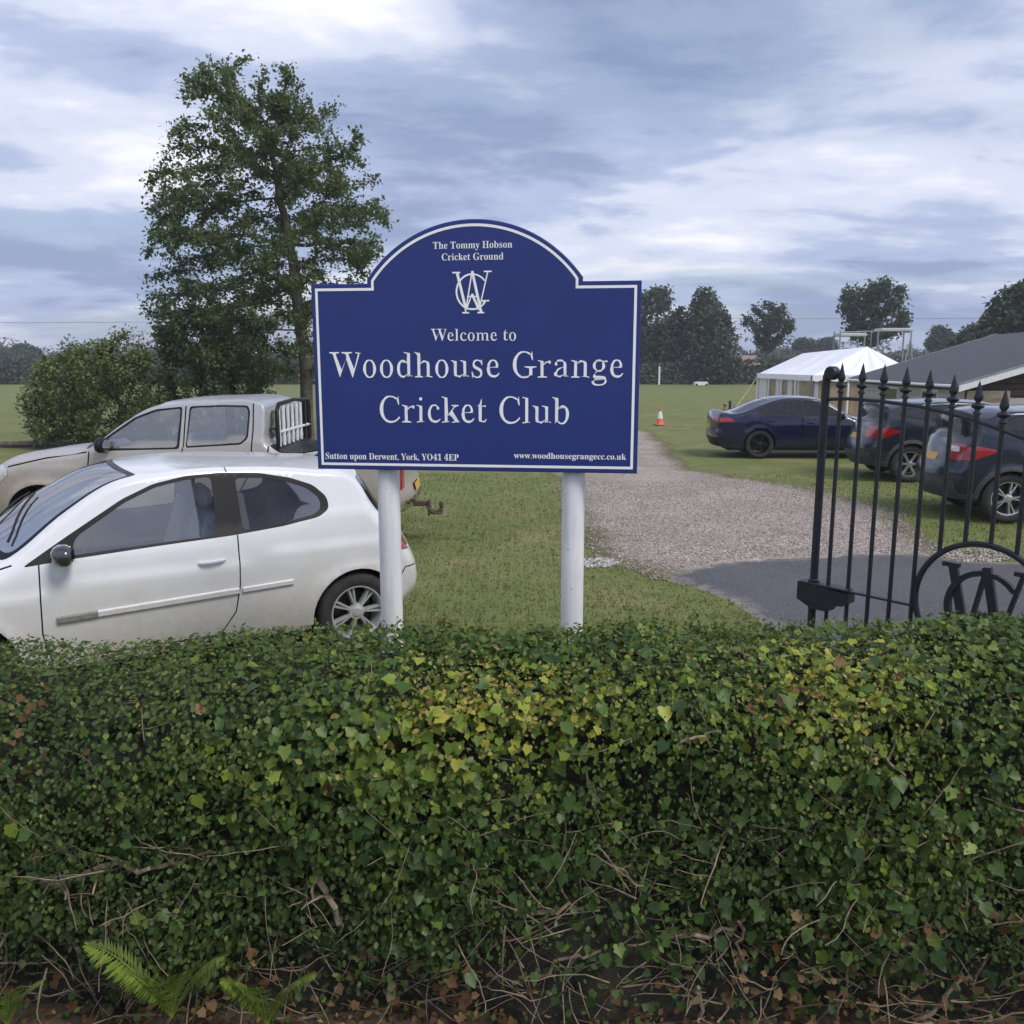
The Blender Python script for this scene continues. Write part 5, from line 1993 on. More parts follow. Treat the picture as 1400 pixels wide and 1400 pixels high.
def tree_mesh(P, par, r_tip, r_base, m, name, sides=6, expo=1.5):
    n = len(P)
    w = np.zeros(n)
    kids = np.zeros(n, int)
    for i in range(n - 1, 0, -1):
        kids[par[i]] += 1
    acc = np.zeros(n)
    for i in range(n - 1, -1, -1):
        if kids[i] == 0:
            acc[i] = 1
        if par[i] >= 0:
            acc[par[i]] += acc[i]
    rad = r_tip * np.maximum(acc, 1) ** (1 / expo)
    rad *= 1.0
    k = r_base / rad[0]
    rad = r_tip + (rad - r_tip) * (r_base - r_tip) / max(1e-6, rad[0] - r_tip)
    e = np.arange(1, n)
    a, b = P[par[e]], P[e]
    t = b - a
    ln = np.linalg.norm(t, axis=1)[:, None] + 1e-9
    t = t / ln
    ref = np.where(np.abs(t[:, 2:3]) < .9, [[0, 0, 1.]], [[1., 0, 0]])
    u = np.cross(t, ref)
    u /= np.linalg.norm(u, axis=1)[:, None]
    v = np.cross(u, t)
    ra = np.minimum(rad[par[e]], rad[e] * 1.6)
    rb = rad[e]
    ang = 2 * np.pi * np.arange(sides) / sides
    ca, sa = np.cos(ang), np.sin(ang)
    ringd = u[:, None] * ca[None, :, None] + v[:, None] * sa[None, :, None]
    V = np.concatenate([a[:, None] - t[:, None] * ra[:, None, None] * .3 + ringd * ra[:, None, None], b[:, None] + ringd * rb[:, None, None]], 1)
    k = len(e)
    base = (np.arange(k) * 2 * sides)[:, None]
    j = np.arange(sides)
    q = np.stack([j, (j + 1) % sides, sides + (j + 1) % sides, sides + j], -1)
    Fc = (q[None] + base[:, :, None]).reshape(-1, 4)
    return mesh_np(name, V.reshape(-1, 3), Fc, m, True), rad, kids


def crown_samples(rows, n, seed, gap=.1, f=1.4, rdep=.9, shell=.55):
    """rows: (z, centre x, half width) in metres"""
    r = np.random.default_rng(seed)
    rows = sorted(rows)
    z_, c_, h_ = (np.array(k) for k in zip(*rows))
    out = []
    while sum(len(o) for o in out) < n:
        k = n * 4
        z = r.uniform(z_[0], z_[-1], k)
        h = np.interp(z, z_, h_)
        ok = r.random(k) < (h / h_.max()) ** 1.25
        z, h = z[ok], h[ok]
        a = r.uniform(0, 2 * np.pi, len(z))
        rr = r.random(len(z)) ** shell
        P = np.column_stack([np.interp(z, z_, c_) + rr * h * np.cos(a), rr * h * rdep * np.sin(a), z])
        P = P[wave3(P, f, seed * .77) > gap - .25]
        out.append(P)
    return np.concatenate(out)[:n]


def full_tree(name, label, base, rows, trunk, n_att, step, di, dk, r_base, leaves, size, spread, leaf_m, bark_m, seed, group=None, r_tip=.008, cat='tree', gap=.1, f=1.4, tint0=.5, fill=0):
    r = np.random.default_rng(seed)
    root = empty(name, base)
    tag(root, label, cat, group)
    att = crown_samples(rows, n_att, seed, gap, f)
    P, par = colonize(att, trunk, [-1] + list(range(len(trunk) - 1)), step, di, dk, 90)
    me, rad, kids = tree_mesh(P, par, r_tip, r_base, bark_m, 'trunk')
    link('trunk', me, root)
    # leaves on the thin outer wood
    thin = np.where((rad < r_tip * 2.6) & (np.arange(len(P)) >= len(trunk)))[0]
    idx = r.choice(thin, leaves)
    t = P[idx] - P[par[idx]]
    t /= np.linalg.norm(t, axis=1)[:, None] + 1e-9
    pos = P[idx] + np.clip(r.normal(0, 1, (leaves, 3)), -1.6, 1.6) * spread * r.random((leaves, 1)) - t * r.random((leaves, 1)) * step
    if fill:
        pos = np.concatenate([pos, crown_samples(rows, fill, seed + 9, gap - .1, f, .9, .4)])
        t = np.concatenate([t, r.normal(0, .5, (fill, 3))])
        leaves += fill
    nrm = r.normal(0, .6, (leaves, 3)) + np.array([0, 0, .75])
    tip = t * .5 + r.normal(0, .7, (leaves, 3)) + np.array([0, 0, -.35])
    tint = tint0 + .22 * r.normal(0, 1, leaves) * .7 + .22 * wave3(pos, 1.1, seed + .4)
    sz = size * r.uniform(.65, 1.25, leaves)
    link('crown', leaf_mesh('crown', pos, nrm, tip, sz, tint, DIAMOND, leaf_m), root)
    return root


def px_rows(tab, xt, Y):
    """(photo y, left x, right x) -> (z, centre offset, half width) at distance Y"""
    k = Y / FPX
    return [(float(at(xt, y, Y)[2]), ((a + b) / 2 - xt) * k, max(.05, (b - a) / 2 * k)) for y, a, b in tab]


TY = 25.0
tb = at(421, 590, TY)
rows = px_rows([(74, 318, 385), (90, 285, 442), (125, 262, 476), (168, 260, 498), (210, 252, 522), (250, 232, 538), (282, 226, 551), (320, 216, 543), (350, 202, 530),
                (382, 197, 520), (420, 202, 505), (455, 212, 490), (485, 225, 478), (515, 245, 465)], 421, TY)
trunk = [(0, 0, -.15), (0, 0, .2), (-.01, 0, .8), (.0, .02, 1.4), (.02, .02, 2.0), (-.02, 0, 2.6), (-.08, -.03, 3.2), (-.12, 0, 3.8), (-.22, .05, 4.4), (-.20, .03, 5.0), (-.36, 0, 5.6), (-.38, .02, 6.2), (-.55, 0, 6.8), (-.55, .04, 7.4), (-.72, 0, 8.0), (-.75, 0, 8.6)]
full_tree('broadleaf_tree', 'tall broadleaf tree with airy crown behind the pickup, left of the sign', (tb[0], TY, 0), rows, trunk, 2900, .23, 2.0, .40, .185, 66000, .125, .19, M['leaf_tree'], M['bark'], 5, gap=.05, f=1.8)

# ---- shrubs at the foot of the tree
def shrub(name, label, px, Y, rows_px, leaves, size, leaf_m, seed, group='shrubs beside the tall tree', tint0=.5, n_att=500):
    b = at(px, 560, Y)
    rows = px_rows(rows_px, px, Y)
    full_tree(name, label, (b[0], Y, 0), rows, [(0, 0, -.1), (0, 0, .12), (.02, .02, .3)], n_att, .2, 3.0, .34, .06, leaves, size, .15, leaf_m, M['bark'], seed, group, .007, 'shrub', -.08, 2.0, tint0, fill=leaves // 8)


shrub('leafy_shrub', 'loose olive green shrub at the left, in front of the tree', 120, 23.2, [(446, 165, 195), (462, 150, 205), (475, 95, 222), (495, 55, 232), (520, 38, 235), (550, 32, 232), (580, 36, 225), (606, 50, 215)], 26000, .105, M['leaf_shrub'], 31, tint0=.55, n_att=900)
shrub('dense_shrub', 'dense dark green shrub under the tall tree, right of the olive shrub', 300, 24.3, [(405, 270, 320), (425, 240, 350), (450, 222, 368), (480, 218, 378), (520, 220, 376), (560, 225, 370), (598, 235, 350)], 22000, .115, M['leaf_tree'], 32, tint0=.42, n_att=800)
shrub('small_shrub', 'small dark shrub between the olive shrub and the far hedge', 118, 31.0, [(474, 95, 140), (490, 84, 152), (520, 80, 158), (560, 82, 156)], 7000, .12, M['leaf_dark'], 33, tint0=.45, n_att=300)

# soil bed with a log edging under the shrubs
bed = [(ground(120, 606)[0] + 3.6 * math.cos(a), 23.6 + 1.25 * math.sin(a)) for a in np.linspace(0, 2 * math.pi, 30)[:-1]]
sheet('soil_bed', bed, M['soil'], .03, .3, 'bare dark soil bed under the shrubs', 'soil', .08, 8)
for i, (x0, x1) in enumerate(((-60, 0), (2, 66))):
    a, b = ground(x0, 612), ground(x1, 611)
    mb = MB().tube([(a[0], a[1], .09), ((a[0] + b[0]) / 2, a[1] + .02, .10), (b[0], b[1], .085)], [.075, .08, .07], 10)
    lg = mb.build('edging_log', M['bark'], None, True)
    tag(lg, ('dark edging log at the left border of the photo, beside the shrub bed', 'dark edging log in front of the olive shrub')[i], 'log', 'edging logs by the shrub bed')


# ---- trees beyond the field, each on its own
def far_tree(name, label, px, Y, rows_px, leaves, size, seed, leaf='leaf_far', n_att=260, gap=-.1, f=None, group='trees beyond the cricket field', tint0=.45, r_base=.22):
    b = at(px, 520, Y)
    z0 = float(terrain_z(np.array(b[0]), np.array(Y)))
    rows = [(z - z0, c, h) for z, c, h in px_rows(rows_px, px, Y)]
    zt = rows[0][0] if rows[0][0] < rows[-1][0] else rows[-1][0]
    top = max(q[0] for q in rows)
    tr = [(0, 0, -.2)] + [(0, 0, z) for z in np.linspace(.3, max(.8, min(zt + .35 * (top - zt), top * .6)), 7)]
    k = Y / 25.0
    full_tree(name, label, (b[0], Y, z0), rows, tr, n_att, .55, 14, 1.0, r_base, int(leaves * 2.3), size * 1.12, .5, M[leaf], M['bark_grey'], seed, group, .03, 'tree', gap, f or .55, tint0, fill=int(leaves * (.65 if gap < 0 else .12)))


far_tree('field_tree', 'dark tree by the far hedge partly hidden by the right edge of the sign', 893, 104, [(392, 885, 912), (405, 862, 925), (430, 850, 934), (460, 846, 938), (495, 846, 938), (518, 850, 935)], 5200, .50, 51, 'leaf_dark')
far_tree('field_tree', 'dark pointed tree right of the sign, taller one of the pair at the field edge', 966, 102, [(391, 955, 964), (402, 944, 975), (420, 935, 986), (440, 928, 997), (462, 924, 1008), (490, 924, 1010), (518, 928, 1006)], 5600, .50, 52, 'leaf_dark')
far_tree('field_tree', 'thin airy tree with visible branches left of the marquee roof', 1046, 112, [(410, 1036, 1054), (420, 1020, 1070), (436, 1010, 1083), (452, 1008, 1085), (466, 1020, 1070), (478, 1035, 1058)], 1700, .42, 53, 'leaf_far', 420, .12, .8, tint0=.55)
far_tree('field_tree', 'rounded tree with pale foliage standing behind the practice net frame', 1187, 96, [(382, 1172, 1212), (390, 1155, 1226), (405, 1142, 1232), (425, 1140, 1235), (440, 1148, 1237), (455, 1152, 1234), (466, 1165, 1215)], 3600, .42, 54, 'leaf_far', 520, .05, .75, tint0=.6)
far_tree('field_tree', 'large dark tree at the right border above the clubhouse roof', 1398, 66, [(382, 1385, 1420), (392, 1368, 1450), (412, 1352, 1470), (435, 1340, 1480), (460, 1330, 1480), (485, 1335, 1470)], 6500, .42, 55, 'leaf_dark', 400)
far_tree('field_tree', 'low dark tree left of the large tree at the right border', 1322, 90, [(444, 1318, 1334), (455, 1305, 1345), (470, 1298, 1352), (490, 1300, 1350)], 2600, .42, 56, 'leaf_dark', 200)
far_tree('field_tree', 'small round tree on the skyline above the middle of the clubhouse roof', 1281, 150, [(447, 1273, 1289), (455, 1266, 1296), (468, 1262, 1298), (480, 1266, 1294)], 1300, .62, 57, 'leaf_far', 120)
far_tree('field_tree', 'small round tree on the skyline just left of the marquee ridge', 1096, 190, [(463, 1090, 1103), (470, 1083, 1112), (482, 1082, 1114)], 900, .8, 58, 'leaf_far', 100)
far_tree('field_tree', 'small tree on the skyline above the marquee roof', 1128, 200, [(462, 1122, 1134), (470, 1112, 1142), (482, 1112, 1143)], 900, .8, 59, 'leaf_far', 100)
far_tree('field_tree', 'low bushy tree on the skyline left of the olive shrub', 44, 180, [(470, 32, 42), (480, 18, 58), (492, 12, 62)], 1100, .8, 60, 'leaf_far', 110)
far_tree('field_tree', 'low tree on the skyline at the left border', 6, 210, [(473, 0, 12), (480, -12, 22), (492, -16, 26)], 900, .85, 61, 'leaf_far', 100)


def far_hedge(name, label, x0, x1, Y, h, dep, n, size, seed, m='leaf_dark', kind=None, cat='hedge', hv=.12, group=None, slope=0.0):
    r = np.random.default_rng(seed)
    root = empty(name, ((x0 + x1) / 2, Y, 0))
    tag(root, label, cat, group, kind)
    xm = (x0 + x1) / 2
    hh = lambda x: h * (1 + hv * np.sin(x * .21 + seed) + hv * .8 * np.sin(x * .57 + 2 * seed) + hv * .5 * np.sin(x * 1.3))
    gz = lambda x, y: terrain_z(x, y)
    xs_ = np.linspace(x0, x1, 90)
    V, Fc = [], []
    for x in xs_:
        H_ = float(hh(x)) * .86
        g0 = float(gz(np.array(x), np.array(Y)))
        for (yy, zz) in ((-dep * .32, -.1), (-dep * .36, H_ * .5), (-dep * .26, H_ * .9), (dep * .26, H_ * .9), (dep * .36, H_ * .5), (dep * .32, -.1)):
            V.append((x - xm, yy, g0 + zz))
    for i in range(len(xs_) - 1):
        for k in range(5):
            Fc.append([i * 6 + k, (i + 1) * 6 + k, (i + 1) * 6 + k + 1, i * 6 + k + 1])
    link('core', mesh_np('core', V, Fc, M['hedge_core'], True), root)
    x = r.uniform(x0, x1, n)
    u = r.random(n)
    H_ = hh(x)
    face = u < .72
    z = np.where(face, r.random(n) * H_, H_ * r.uniform(.88, 1.06, n))
    y = np.where(face, -dep * .42 + r.normal(0, .12, n), r.uniform(-.45, .45, n) * dep)
    P = np.column_stack([x - xm, y, z + gz(x, np.full(n, Y))])
    nr = np.where(face[:, None], [[0, -1, .45]], [[0, -.2, 1]]) + r.normal(0, .5, (n, 3))
    me = leaf_mesh('foliage', P, nr, r.normal(0, 1, (n, 3)), size * r.uniform(.6, 1.3, n), .45 + .2 * r.normal(0, 1, n) + .12 * np.sin(x * .9), DIAMOND, M[m])
    link('foliage', me, root)


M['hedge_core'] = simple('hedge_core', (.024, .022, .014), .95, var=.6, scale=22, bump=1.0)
far_hedge('boundary_hedge', 'long dark hedge along the far edge of the cricket field', -72, 44, 101, 2.45, 1.6, 15000, .42, 71)
far_hedge('boundary_hedge', 'dark field hedge behind the marquee and the clubhouse', 44.5, 130, 118, 3.0, 1.8, 6000, .55, 72)
far_hedge('boundary_hedge', 'second hedge beyond the far edge of the field, in front of the skyline woods', -130, 150, 170, 4.0, 3, 9000, .75, 73, 'leaf_far')
far_hedge('distant_woodland', 'far belt of trees along the skyline', -330, 360, 330, 8.0, 9, 12000, 1.5, 74, 'leaf_far', 'stuff', 'woodland', .22)

# low farm roof showing between the trees over the hedge
fy = 150
a, b = at(935, 490, fy), at(1034, 490, fy)
farm = empty('farm_barn', ((a[0] + b[0]) / 2, fy, 0))
tag(farm, 'low barn with faded red roof between the trees beyond the field', 'barn')
w_ = (b[0] - a[0]) / 2
zr = float(at(980, 486, fy)[2])
M['red_roof'] = simple('faded_red_roof', (.27, .19, .17), .8, var=.2, scale=.8)
MB().add([(-w_, -3.2, zr - 1.7), (w_, -3.2, zr - 1.7), (w_, 0, zr), (-w_, 0, zr), (-w_, 3.2, zr - 1.7), (w_, 3.2, zr - 1.7)], [[0, 1, 2, 3], [3, 2, 5, 4]]).build('roof', M['red_roof'], farm)
MB().box((0, 0, (zr - 1.7) / 2 - .3), (2 * w_ - .4, 6, zr - 1.1)).build('wall', simple('barn_wall', (.26, .20, .16), .8, scale=1), farm)

# ================================================================== the evening air
hz, N, K, B = new_mat('haze_air')
N.remove(B)
pv = N.new('ShaderNodeVolumePrincipled')
pv.inputs['Color'].default_value = (.80, .86, 1.0, 1)
pv.inputs['Density'].default_value = .00085
K.new(pv.outputs[0], N['Material Output'].inputs['Volume'])
hb = MB().box((0, 1250, 13.0), (3400, 3100, 30.0)).build('haze', hz)
tag(hb, 'thin blue evening haze over the fields', 'haze', kind='stuff')

# ================================================================== the clipped hedge in front
M['leaf_ivy'] = leaf_mat('ivy_leaf', [(0, (.013, .033, .014)), (.25, (.031, .067, .019)), (.48, (.074, .135, .028)), (.70, (.175, .250, .036)), (.88, (.31, .375, .048)), (1, (.46, .42, .065))], .42, .26, .30)
M['leaf_haw'] = leaf_mat('hawthorn_leaf', [(0, (.017, .036, .015)), (.4, (.047, .084, .024)), (.70, (.108, .158, .036)), (.90, (.22, .245, .05)), (1, (.36, .28, .08))], .5, .26, .26)
M['leaf_dead'] = leaf_mat('dead_leaf', [(0, (.055, .030, .018)), (.5, (.150, .075, .035)), (1, (.30, .19, .10))], .7, .12, .2)
M['twig'] = simple('twig_bark', (.22, .17, .122), .9, var=.45, scale=30, bump=.4)
M['fern'] = leaf_mat('fern_leaf', [(0, (.12, .20, .03)), (.6, (.22, .32, .05)), (1, (.34, .42, .09))], .5, .35)
M['weed'] = leaf_mat('weed_leaf', [(0, (.05, .09, .02)), (.6, (.10, .16, .03)), (1, (.17, .22, .06))], .5, .3)

HPROF = np.array([(2.44, -.02), (2.42, .22), (2.40, .50), (2.385, .78), (2.385, 1.0), (2.42, 1.12), (2.51, 1.195), (2.70, 1.225), (2.92, 1.235), (3.05, 1.18), (3.1, .8), (3.1, .3), (3.08, .02)])
_hs = np.concatenate([[0], np.cumsum(np.hypot(*np.diff(HPROF, axis=0).T))])
HLEN = _hs[-1]


def hsmooth(x, z):
    return (.040 * np.sin(x * 2.1 + .6) * np.cos(z * 3.1 + x * .7) + .028 * np.sin(x * 5.3 + z * 4.0) + .020 * np.sin(x * 9.1 - z * 7.3 + 1.1) + .012 * np.sin(x * 17 + z * 15))


def hedge_surface(x, w, inset=0.0):
    """x along the hedge, w = length along the cross-section; returns points and outward normals"""
    y, z = np.interp(w, _hs, HPROF[:, 0]), np.interp(w, _hs, HPROF[:, 1])
    e = .05
    y1, z1 = np.interp(np.minimum(w + e, HLEN), _hs, HPROF[:, 0]), np.interp(np.minimum(w + e, HLEN), _hs, HPROF[:, 1])
    y0, z0 = np.interp(np.maximum(w - e, 0), _hs, HPROF[:, 0]), np.interp(np.maximum(w - e, 0), _hs, HPROF[:, 1])
    t = np.column_stack([y1 - y0, z1 - z0])
    t /= np.linalg.norm(t, axis=1)[:, None] + 1e-9
    n = np.column_stack([np.zeros_like(x), -t[:, 1], t[:, 0]])
    d = hsmooth(x, z) * np.where(w > _hs[5], .35, 1.0) - inset
    low = np.interp(x, [-4, -1.5, -.9, -.2, .4, 1.2, 2.0, 4], [-.105, -.10, -.06, -.022, -.018, -.005, .008, .008])
    P = np.column_stack([x, y, z + low * np.clip(z / 1.2, 0, 1)]) + n * d[:, None]
    return P, n


def build_hedge():
    r = np.random.default_rng(99)
    root = empty('clipped_hedge', (0, 2.7, 0))
    tag(root, 'clipped ivy and hawthorn hedge across the foreground', 'hedge')
    off = np.array([0, 2.7, 0])
    X0, X1 = -4.0, 4.6
    # dark woody core
    nx, nw = 120, 26
    gx, gw = np.meshgrid(np.linspace(X0, X1, nx), np.linspace(0, HLEN, nw))
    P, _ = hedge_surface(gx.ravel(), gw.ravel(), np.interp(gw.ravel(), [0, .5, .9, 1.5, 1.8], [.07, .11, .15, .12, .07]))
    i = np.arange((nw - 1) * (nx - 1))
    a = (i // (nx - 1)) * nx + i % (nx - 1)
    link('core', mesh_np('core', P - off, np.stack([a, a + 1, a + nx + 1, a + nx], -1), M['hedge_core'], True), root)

    def ivy_zone(x, z):
        v = .5 + .35 * np.tanh((x + .55) * 2.2) + .25 * np.sin(x * 3.1 + z * 2.6) + .2 * np.sin(x * 1.3 - z * 5.1 + 1)
        return np.clip(v, .06, .95)

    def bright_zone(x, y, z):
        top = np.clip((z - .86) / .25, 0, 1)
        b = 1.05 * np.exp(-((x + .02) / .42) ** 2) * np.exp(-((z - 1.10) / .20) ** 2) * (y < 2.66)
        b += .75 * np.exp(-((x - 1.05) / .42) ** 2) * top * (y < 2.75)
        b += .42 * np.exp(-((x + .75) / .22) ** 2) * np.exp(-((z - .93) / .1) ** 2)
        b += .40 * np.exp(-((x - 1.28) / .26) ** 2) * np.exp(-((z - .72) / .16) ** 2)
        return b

    IV = [(0, .03), (.25, -.08), (.45, .08), (.39, .27), (.50, .46), (.31, .62), (0, 1.0), (-.31, .62), (-.50, .46), (-.39, .27), (-.45, .08), (-.25, -.08)]
    ivy_t = np.array([(0, .32, -.03)] + [(x, y, .16 * abs(x) - .10 * y * y) for x, y in IV])
    ivy_f = np.array([(0, k + 1, (k + 1) % 12 + 1) for k in range(12)])
    HW = [(0, 0), (.24, .20), (.42, .42), (.24, .52), (.34, .80), (.12, .82), (0, 1.0), (-.12, .82), (-.34, .80), (-.24, .52), (-.42, .42), (-.24, .20)]
    haw_t = np.array([(0, .5, -.04)] + [(x, y, .14 * abs(x) - .12 * y * y) for x, y in HW])
    haw_f = ivy_f.copy()
    OV = [(0, 0), (.30, .32), (.27, .65), (0, 1), (-.27, .65), (-.30, .32)]
    ov_t = np.array([(0, .5, -.05)] + [(x, y, .10 * abs(x) - .12 * y * y) for x, y in OV])
    ov_f = np.array([(0, k + 1, (k + 1) % 6 + 1) for k in range(6)])

    def scatter(n, sparse_low, depth, lowcut=.52):
        x = r.uniform(X0, X1, n)
        # more leaves where the photograph looks
        x = np.where(r.random(n) < .72, r.uniform(-2.25, 2.45, n), x)
        w = r.uniform(0, _hs[10], n)
        P, N_ = hedge_surface(x, w)
        cov = np.clip((P[:, 2] - .12) / (lowcut - .12 + .14 * np.sin(x * 2.3 + .5) + .08 * np.sin(x * 6.1)), sparse_low, 1) ** 1.5
        cov = np.where((w > _hs[9]), .6, cov)
        # thin places where the wood shows
        hole = wave3(np.column_stack([x * 1.0, P[:, 2] * 1.4, P[:, 1] * 0]), 5.2, 2.2)
        cov *= np.where((hole > .30) & (P[:, 2] < 1.08), .5, 1)
        ok = r.random(n) < cov
        x, w, P, N_ = x[ok], w[ok], P[ok], N_[ok]
        d = depth[0] + (depth[1] - depth[0]) * r.random(len(x)) ** .7
        return P + N_ * d[:, None], N_, r.random(len(x))

    def leaves(name, n, tmpl, m, size, zone, depth, tint0, up=.45, rnd=.55, sparse=.26, lowcut=.46):
        P, N_, u = scatter(n, sparse, depth, lowcut)
        k = zone(P, u)
        P, N_ = P[k], N_[k]
        c = len(P)
        nr = N_ * .8 + np.array([0, -.12, up]) + r.normal(0, rnd, (c, 3))
        tip = np.array([0, -.25, -.75]) + r.normal(0, .55, (c, 3))
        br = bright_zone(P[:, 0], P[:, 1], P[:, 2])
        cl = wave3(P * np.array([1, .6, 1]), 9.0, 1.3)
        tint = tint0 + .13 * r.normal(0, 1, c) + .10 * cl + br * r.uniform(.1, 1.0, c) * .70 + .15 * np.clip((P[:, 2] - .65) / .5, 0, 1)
        hi = r.random(c) < .02
        tint[hi] += .25
        sz = r.uniform(size[0], size[1], c) * (.85 + .3 * (wave3(P, 4.0, .5) > 0))
        me = leaf_mesh(name, P - off, nr, tip, sz, tint, tmpl, m)
        o = link(name, me, root)
        o['kind'] = 'stuff'

    zi = lambda P, u: u < ivy_zone(P[:, 0], P[:, 2])
    zh = lambda P, u: u > ivy_zone(P[:, 0], P[:, 2]) - .12
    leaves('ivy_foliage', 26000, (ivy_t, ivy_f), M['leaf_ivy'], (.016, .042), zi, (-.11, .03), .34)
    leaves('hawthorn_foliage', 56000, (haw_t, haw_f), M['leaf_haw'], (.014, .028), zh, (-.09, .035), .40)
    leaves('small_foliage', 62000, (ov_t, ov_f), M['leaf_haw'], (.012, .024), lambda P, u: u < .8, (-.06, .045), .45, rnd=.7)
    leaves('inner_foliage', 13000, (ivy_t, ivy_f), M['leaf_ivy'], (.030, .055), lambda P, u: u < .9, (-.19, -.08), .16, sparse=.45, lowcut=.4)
    # brown leaves caught in the hedge and lying under it
    n = 1700
    P, N_, u = scatter(n * 3, .9, (-.05, .035), .2)
    g_ = wave3(P * np.array([1, 1, 1.2]), 4.6, 3.3)
    k = (u < .02) | (g_ > .62) | (P[:, 2] < .30) | ((P[:, 2] < .5) & (P[:, 0] > .55))
    P, N_ = P[k][:n], N_[k][:n]
    c = len(P)
    o = link('dead_leaves', leaf_mesh('dead_leaves', P - off, N_ + r.normal(0, .8, (c, 3)), r.normal(0, 1, (c, 3)), r.uniform(.018, .042, c), r.random(c), (ivy_t, ivy_f), M['leaf_dead']), root)
    o['kind'] = 'stuff'
    # ---- the largest leaves, one by one
    var = []
    for k in range(24):
        rr = np.random.default_rng(500 + k)
        T = ivy_t.copy()
        T[:, :2] *= rr.uniform(.88, 1.12, (13, 2))
        T[:, 2] += rr.normal(0, .03, 13)
        me = leaf_mesh('ivy_leaf', np.zeros((1, 3)), np.array([[0, 0, 1.]]), np.array([[0, 1., 0]]), [1.0], [float(np.clip([.22, .30, .38, .45, .52, .62, .74, .88][k % 8] + rr.normal(0, .03), 0, 1))], (T, ivy_f), M['leaf_ivy'])
        var.append(me)
    cnt = 0
    while cnt < 300:
        x = r.uniform(-1.75, 1.9)
        w = r.uniform(_hs[1] * 1.2, _hs[7])
        P, N_ = hedge_surface(np.array([x]), np.array([w]))
        p, nn = P[0], N_[0]
        if r.random() > float(ivy_zone(np.array([x]), np.array([p[2]]))[0]) + .12 or (p[2] < .45 and r.random() < .55):
            continue
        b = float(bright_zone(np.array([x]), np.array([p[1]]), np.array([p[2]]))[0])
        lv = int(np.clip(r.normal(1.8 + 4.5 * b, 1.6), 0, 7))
        nr = nn * .9 + np.array([0, -.1, .4]) + r.normal(0, .35, 3)
        tip = np.array([0, -.3, -.8]) + r.normal(0, .45, 3)
        bb, tt, n3 = frames(nr[None], tip[None], None)
        s_ = r.uniform(.030, .050) * (1.15 if abs(x - 1.2) < .35 and p[2] < .95 else 1)
        mt = Matrix(np.column_stack([np.vstack([np.column_stack([bb[0] * s_, tt[0] * s_, n3[0] * s_]), [0, 0, 0]]), np.append(p + nn * r.uniform(.012, .045) - off, 1)]).tolist())
        o = link('ivy_leaf', var[int(r.integers(3)) * 8 + lv], root)
        o.matrix_local = mt
        cnt += 1
    # ---- wood: thin twigs as one mass, thick branches one by one
    tw = MB()

    def wander(p, d, n, step, curl):
        pts = [np.array(p, float)]
        d = np.array(d, float)
        for _ in range(n):
            d = d + r.normal(0, curl, 3)
            d /= np.linalg.norm(d)
            pts.append(pts[-1] + d * step)
        return pts
    for _ in range(1100):
        x = r.uniform(-2.6, 2.8)
        w = r.uniform(0, _hs[3]) if r.random() < .93 else r.uniform(_hs[3], _hs[7])
        P, N_ = hedge_surface(np.array([x]), np.array([w]))
        lowp = w < _hs[3]
        st = P[0] + N_[0] * r.uniform(-.10, .015)
        d = np.array([r.normal(0, .8), -.15 + r.normal(0, .25), r.normal(.25 if lowp else .1, .7)])
        n = int(r.integers(4, 9)) if lowp else int(r.integers(3, 5))
        r0 = r.uniform(.0012, .0036)
        tw.tube([q - off for q in wander(st, d, n, r.uniform(.022, .05), .15)], list(np.linspace(r0, r0 * .45, n + 1)), 5, False)
    o = tw.build('twigs', M['twig'], root, True)
    o['kind'] = 'stuff'
    # fresh shoots standing out of the top
    for k in range(22):
        x = r.uniform(-1.9, 2.0)
        w = r.uniform(_hs[6], _hs[9])
        P, N_ = hedge_surface(np.array([x]), np.array([w]))
        pts = wander(P[0] - np.array([0, 0, .03]), (r.normal(0, .3), r.normal(0, .2), 1), 5, r.uniform(.014, .026), .12)
        mb = MB().tube([q - off for q in pts], list(np.linspace(.0018, .0007, 6)), 5, False)
        V, Fc = list(mb.v), list(mb.f)
        T_ = [.3] * len(V)
        for q in pts[1:]:
            for _ in range(3):
                nr, tp = r.normal(0, .6, 3) + np.array([0, -.2, .6]), r.normal(0, .8, 3) + np.array([0, 0, .3])
                b_, t_, n_ = frames(nr[None], tp[None], None)
                sz = r.uniform(.012, .022)
                o_ = len(V)
                V += [tuple(q - off + sz * (a_[0] * b_[0] + a_[1] * t_[0] + a_[2] * n_[0])) for a_ in ov_t]
                Fc += [[o_ + int(i_) for i_ in f_] for f_ in ov_f]
                T_ += [float(np.clip(r.normal(.55, .12), 0, 1))] * len(ov_t)
        me = mesh_np('shoot', V, Fc, M['leaf_haw'])
        set_tint(me, T_)
        link('shoot', me, root)
    big = [((40, 1200), (205, 1186), .012), ((205, 1186), (300, 1165), .008), ((430, 1180), (462, 1262), .013), ((560, 1262), (700, 1240), .006), ((905, 1290), (1020, 1255), .009), ((1010, 1260), (1015, 1340), .006),
           ((1180, 1270), (1140, 1400), .006), ((1250, 1395), (1400, 1275), .007), ((0, 1310), (30, 1215), .006), ((165, 1290), (172, 1395), .006), ((700, 1345), (820, 1300), .007), ((1080, 1335), (1180, 1350), .006),
           ((930, 1015), (985, 1000), .005), ((1180, 1020), (1240, 1060), .006), ((510, 1062), (600, 1078), .005), ((700, 1248), (810, 1240), .008), ((955, 1350), (960, 1400), .007), ((120, 1290), (240, 1250), .007)]
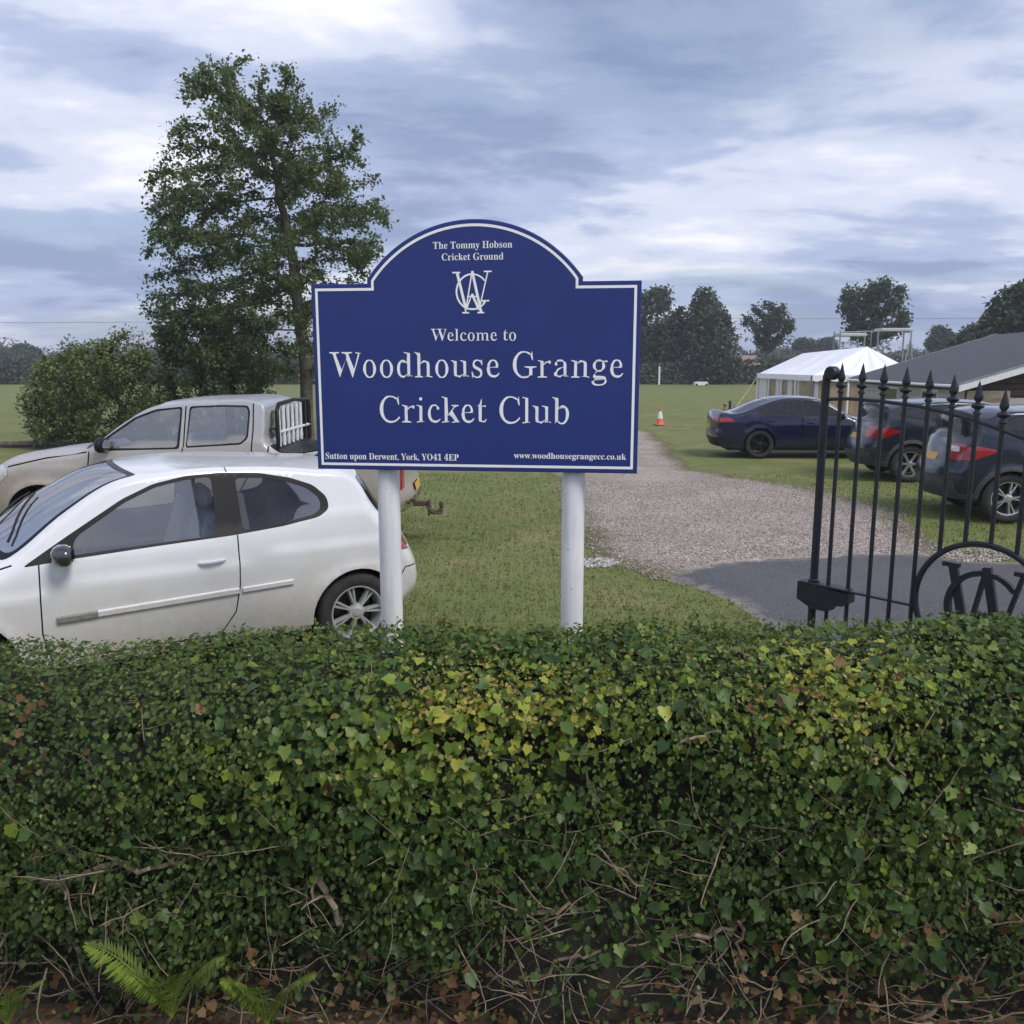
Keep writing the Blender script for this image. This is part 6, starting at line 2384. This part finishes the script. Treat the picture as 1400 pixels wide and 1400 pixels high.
    for (a, b, rad) in big:
        ya = 2.40 if a[1] < 1180 else 2.42
        p, q = at(a[0], a[1], ya), at(b[0], b[1], ya + r.uniform(-.02, .05))
        pts = [p]
        for k in range(1, 8):
            f = k / 7
            pts.append(p + (q - p) * f + r.normal(0, .010, 3) * (1 if k < 7 else .4))
        mb = MB().tube([z - off for z in pts], list(np.linspace(rad, rad * .6, 8)), 7)
        for k in (2, 4, 5):
            d = r.normal(0, 1, 3) * np.array([1, .4, 1])
            mb.tube([z - off for z in wander(pts[k], d, 4, .022, .3)], list(np.linspace(rad * .45, rad * .2, 5)), 5)
        mb.build('branch', M['twig'], root, True)


build_hedge()


# ---- ferns and weeds at the foot of the hedge
def fern_clump(label, px, py, Y, fr, ln, seed):
    r = np.random.default_rng(seed)
    b = at(px, py, Y)
    base = np.array([b[0], b[1], max(.03, b[2])])
    root = empty('fern', tuple(base))
    tag(root, label, 'fern', 'ferns at the foot of the hedge')
    for k in range(fr):
        an = math.pi * (k + .5) / fr + math.pi + r.normal(0, .15)
        d = np.array([math.cos(an), math.sin(an) * .35, 0])
        L_ = ln * r.uniform(.75, 1.15)
        n = 26
        pts = []
        for i in range(n + 1):
            f = i / n
            pts.append(d * L_ * .62 * f + np.array([0, 0, L_ * (1.25 * f - .55 * f * f)]))
        V, Fc, T = [], [], []
        mb = MB().tube(pts, list(np.linspace(.0028, .0008, n + 1)), 5, False)
        V, Fc = list(mb.v), list(mb.f)
        T = [.7] * len(V)
        side = np.cross(d, [0, 0, 1])
        for i in range(2, n + 1):
            f = i / n
            l = L_ * .24 * math.sin(math.pi * min(1, (1.05 - f) * .95 + .04)) * (1.1 - f * .4)
            tg = pts[min(i + 1, n)] - pts[i - 1]
            tg = tg / np.linalg.norm(tg)
            for sg in (-1, 1):
                q = side * sg + tg * .45 + np.array([0, 0, -.22]) + r.normal(0, .06, 3)
                q /= np.linalg.norm(q)
                w = L_ * .019
                o = len(V)
                V += [tuple(pts[i]), tuple(pts[i] + q * l * .35 + tg * w), tuple(pts[i] + q * l), tuple(pts[i] + q * l * .35 - tg * w)]
                Fc += [[o, o + 1, o + 2], [o, o + 2, o + 3]]
                T += [float(np.clip(.5 + r.normal(0, .2), 0, 1))] * 4
        me = mesh_np('frond', V, Fc, M['fern'], False)
        set_tint(me, T)
        link('frond', me, root)


fern_clump('bright green fern at the hedge foot, larger one at the lower left', 235, 1392, 2.33, 8, .34, 1)
fern_clump('bright green fern at the hedge foot, right of the larger fern', 365, 1402, 2.31, 7, .25, 2)
fern_clump('small fern at the very left bottom corner below the hedge', 10, 1402, 2.32, 6, .22, 3)
n = 2600
r_ = np.random.default_rng(77)
xw = r_.uniform(-2.6, 2.8, n)
yw_ = r_.uniform(2.2, 2.52, n)
P = np.column_stack([xw, yw_, terrain_z(xw, yw_) + r_.uniform(0, .07, n)])
o = link('ground_litter', leaf_mesh('ground_litter', P, r_.normal(0, .5, (n, 3)) + [0, 0, 1], r_.normal(0, 1, (n, 3)), r_.uniform(.015, .04, n), r_.random(n), DIAMOND, M['leaf_dead']))
tag(o, 'dry brown leaf litter on the ground under the hedge', 'leaf litter', kind='stuff')
verge = [(-4.5, 1.4), (5, 1.4), (5, 3.05), (-4.5, 3.05)]
sheet('verge_soil', verge, M['soil'], .004, .2, 'bare soil strip under the hedge', 'soil', .05, 9)

n = 520
xl, yl = r_.uniform(-3.5, 3.5, n), r_.uniform(4.0, 11, n)
ok_ = ~pip(drive, np.column_stack([xl, yl])) & ~pip(apron, np.column_stack([xl, yl]))
xl, yl = xl[ok_], yl[ok_]
n = len(xl)
P = np.column_stack([xl, yl, terrain_z(xl, yl) + r_.uniform(.012, .03, n)])
o = link('fallen_leaves', leaf_mesh('fallen_leaves', P, r_.normal(0, .4, (n, 3)) + [0, 0, 1], r_.normal(0, 1, (n, 3)), r_.uniform(.02, .045, n), .5 + .5 * r_.random(n), DIAMOND, M['leaf_dead']))
tag(o, 'dry fallen leaves sprinkled over the lawn by the sign', 'fallen leaves', kind='stuff')
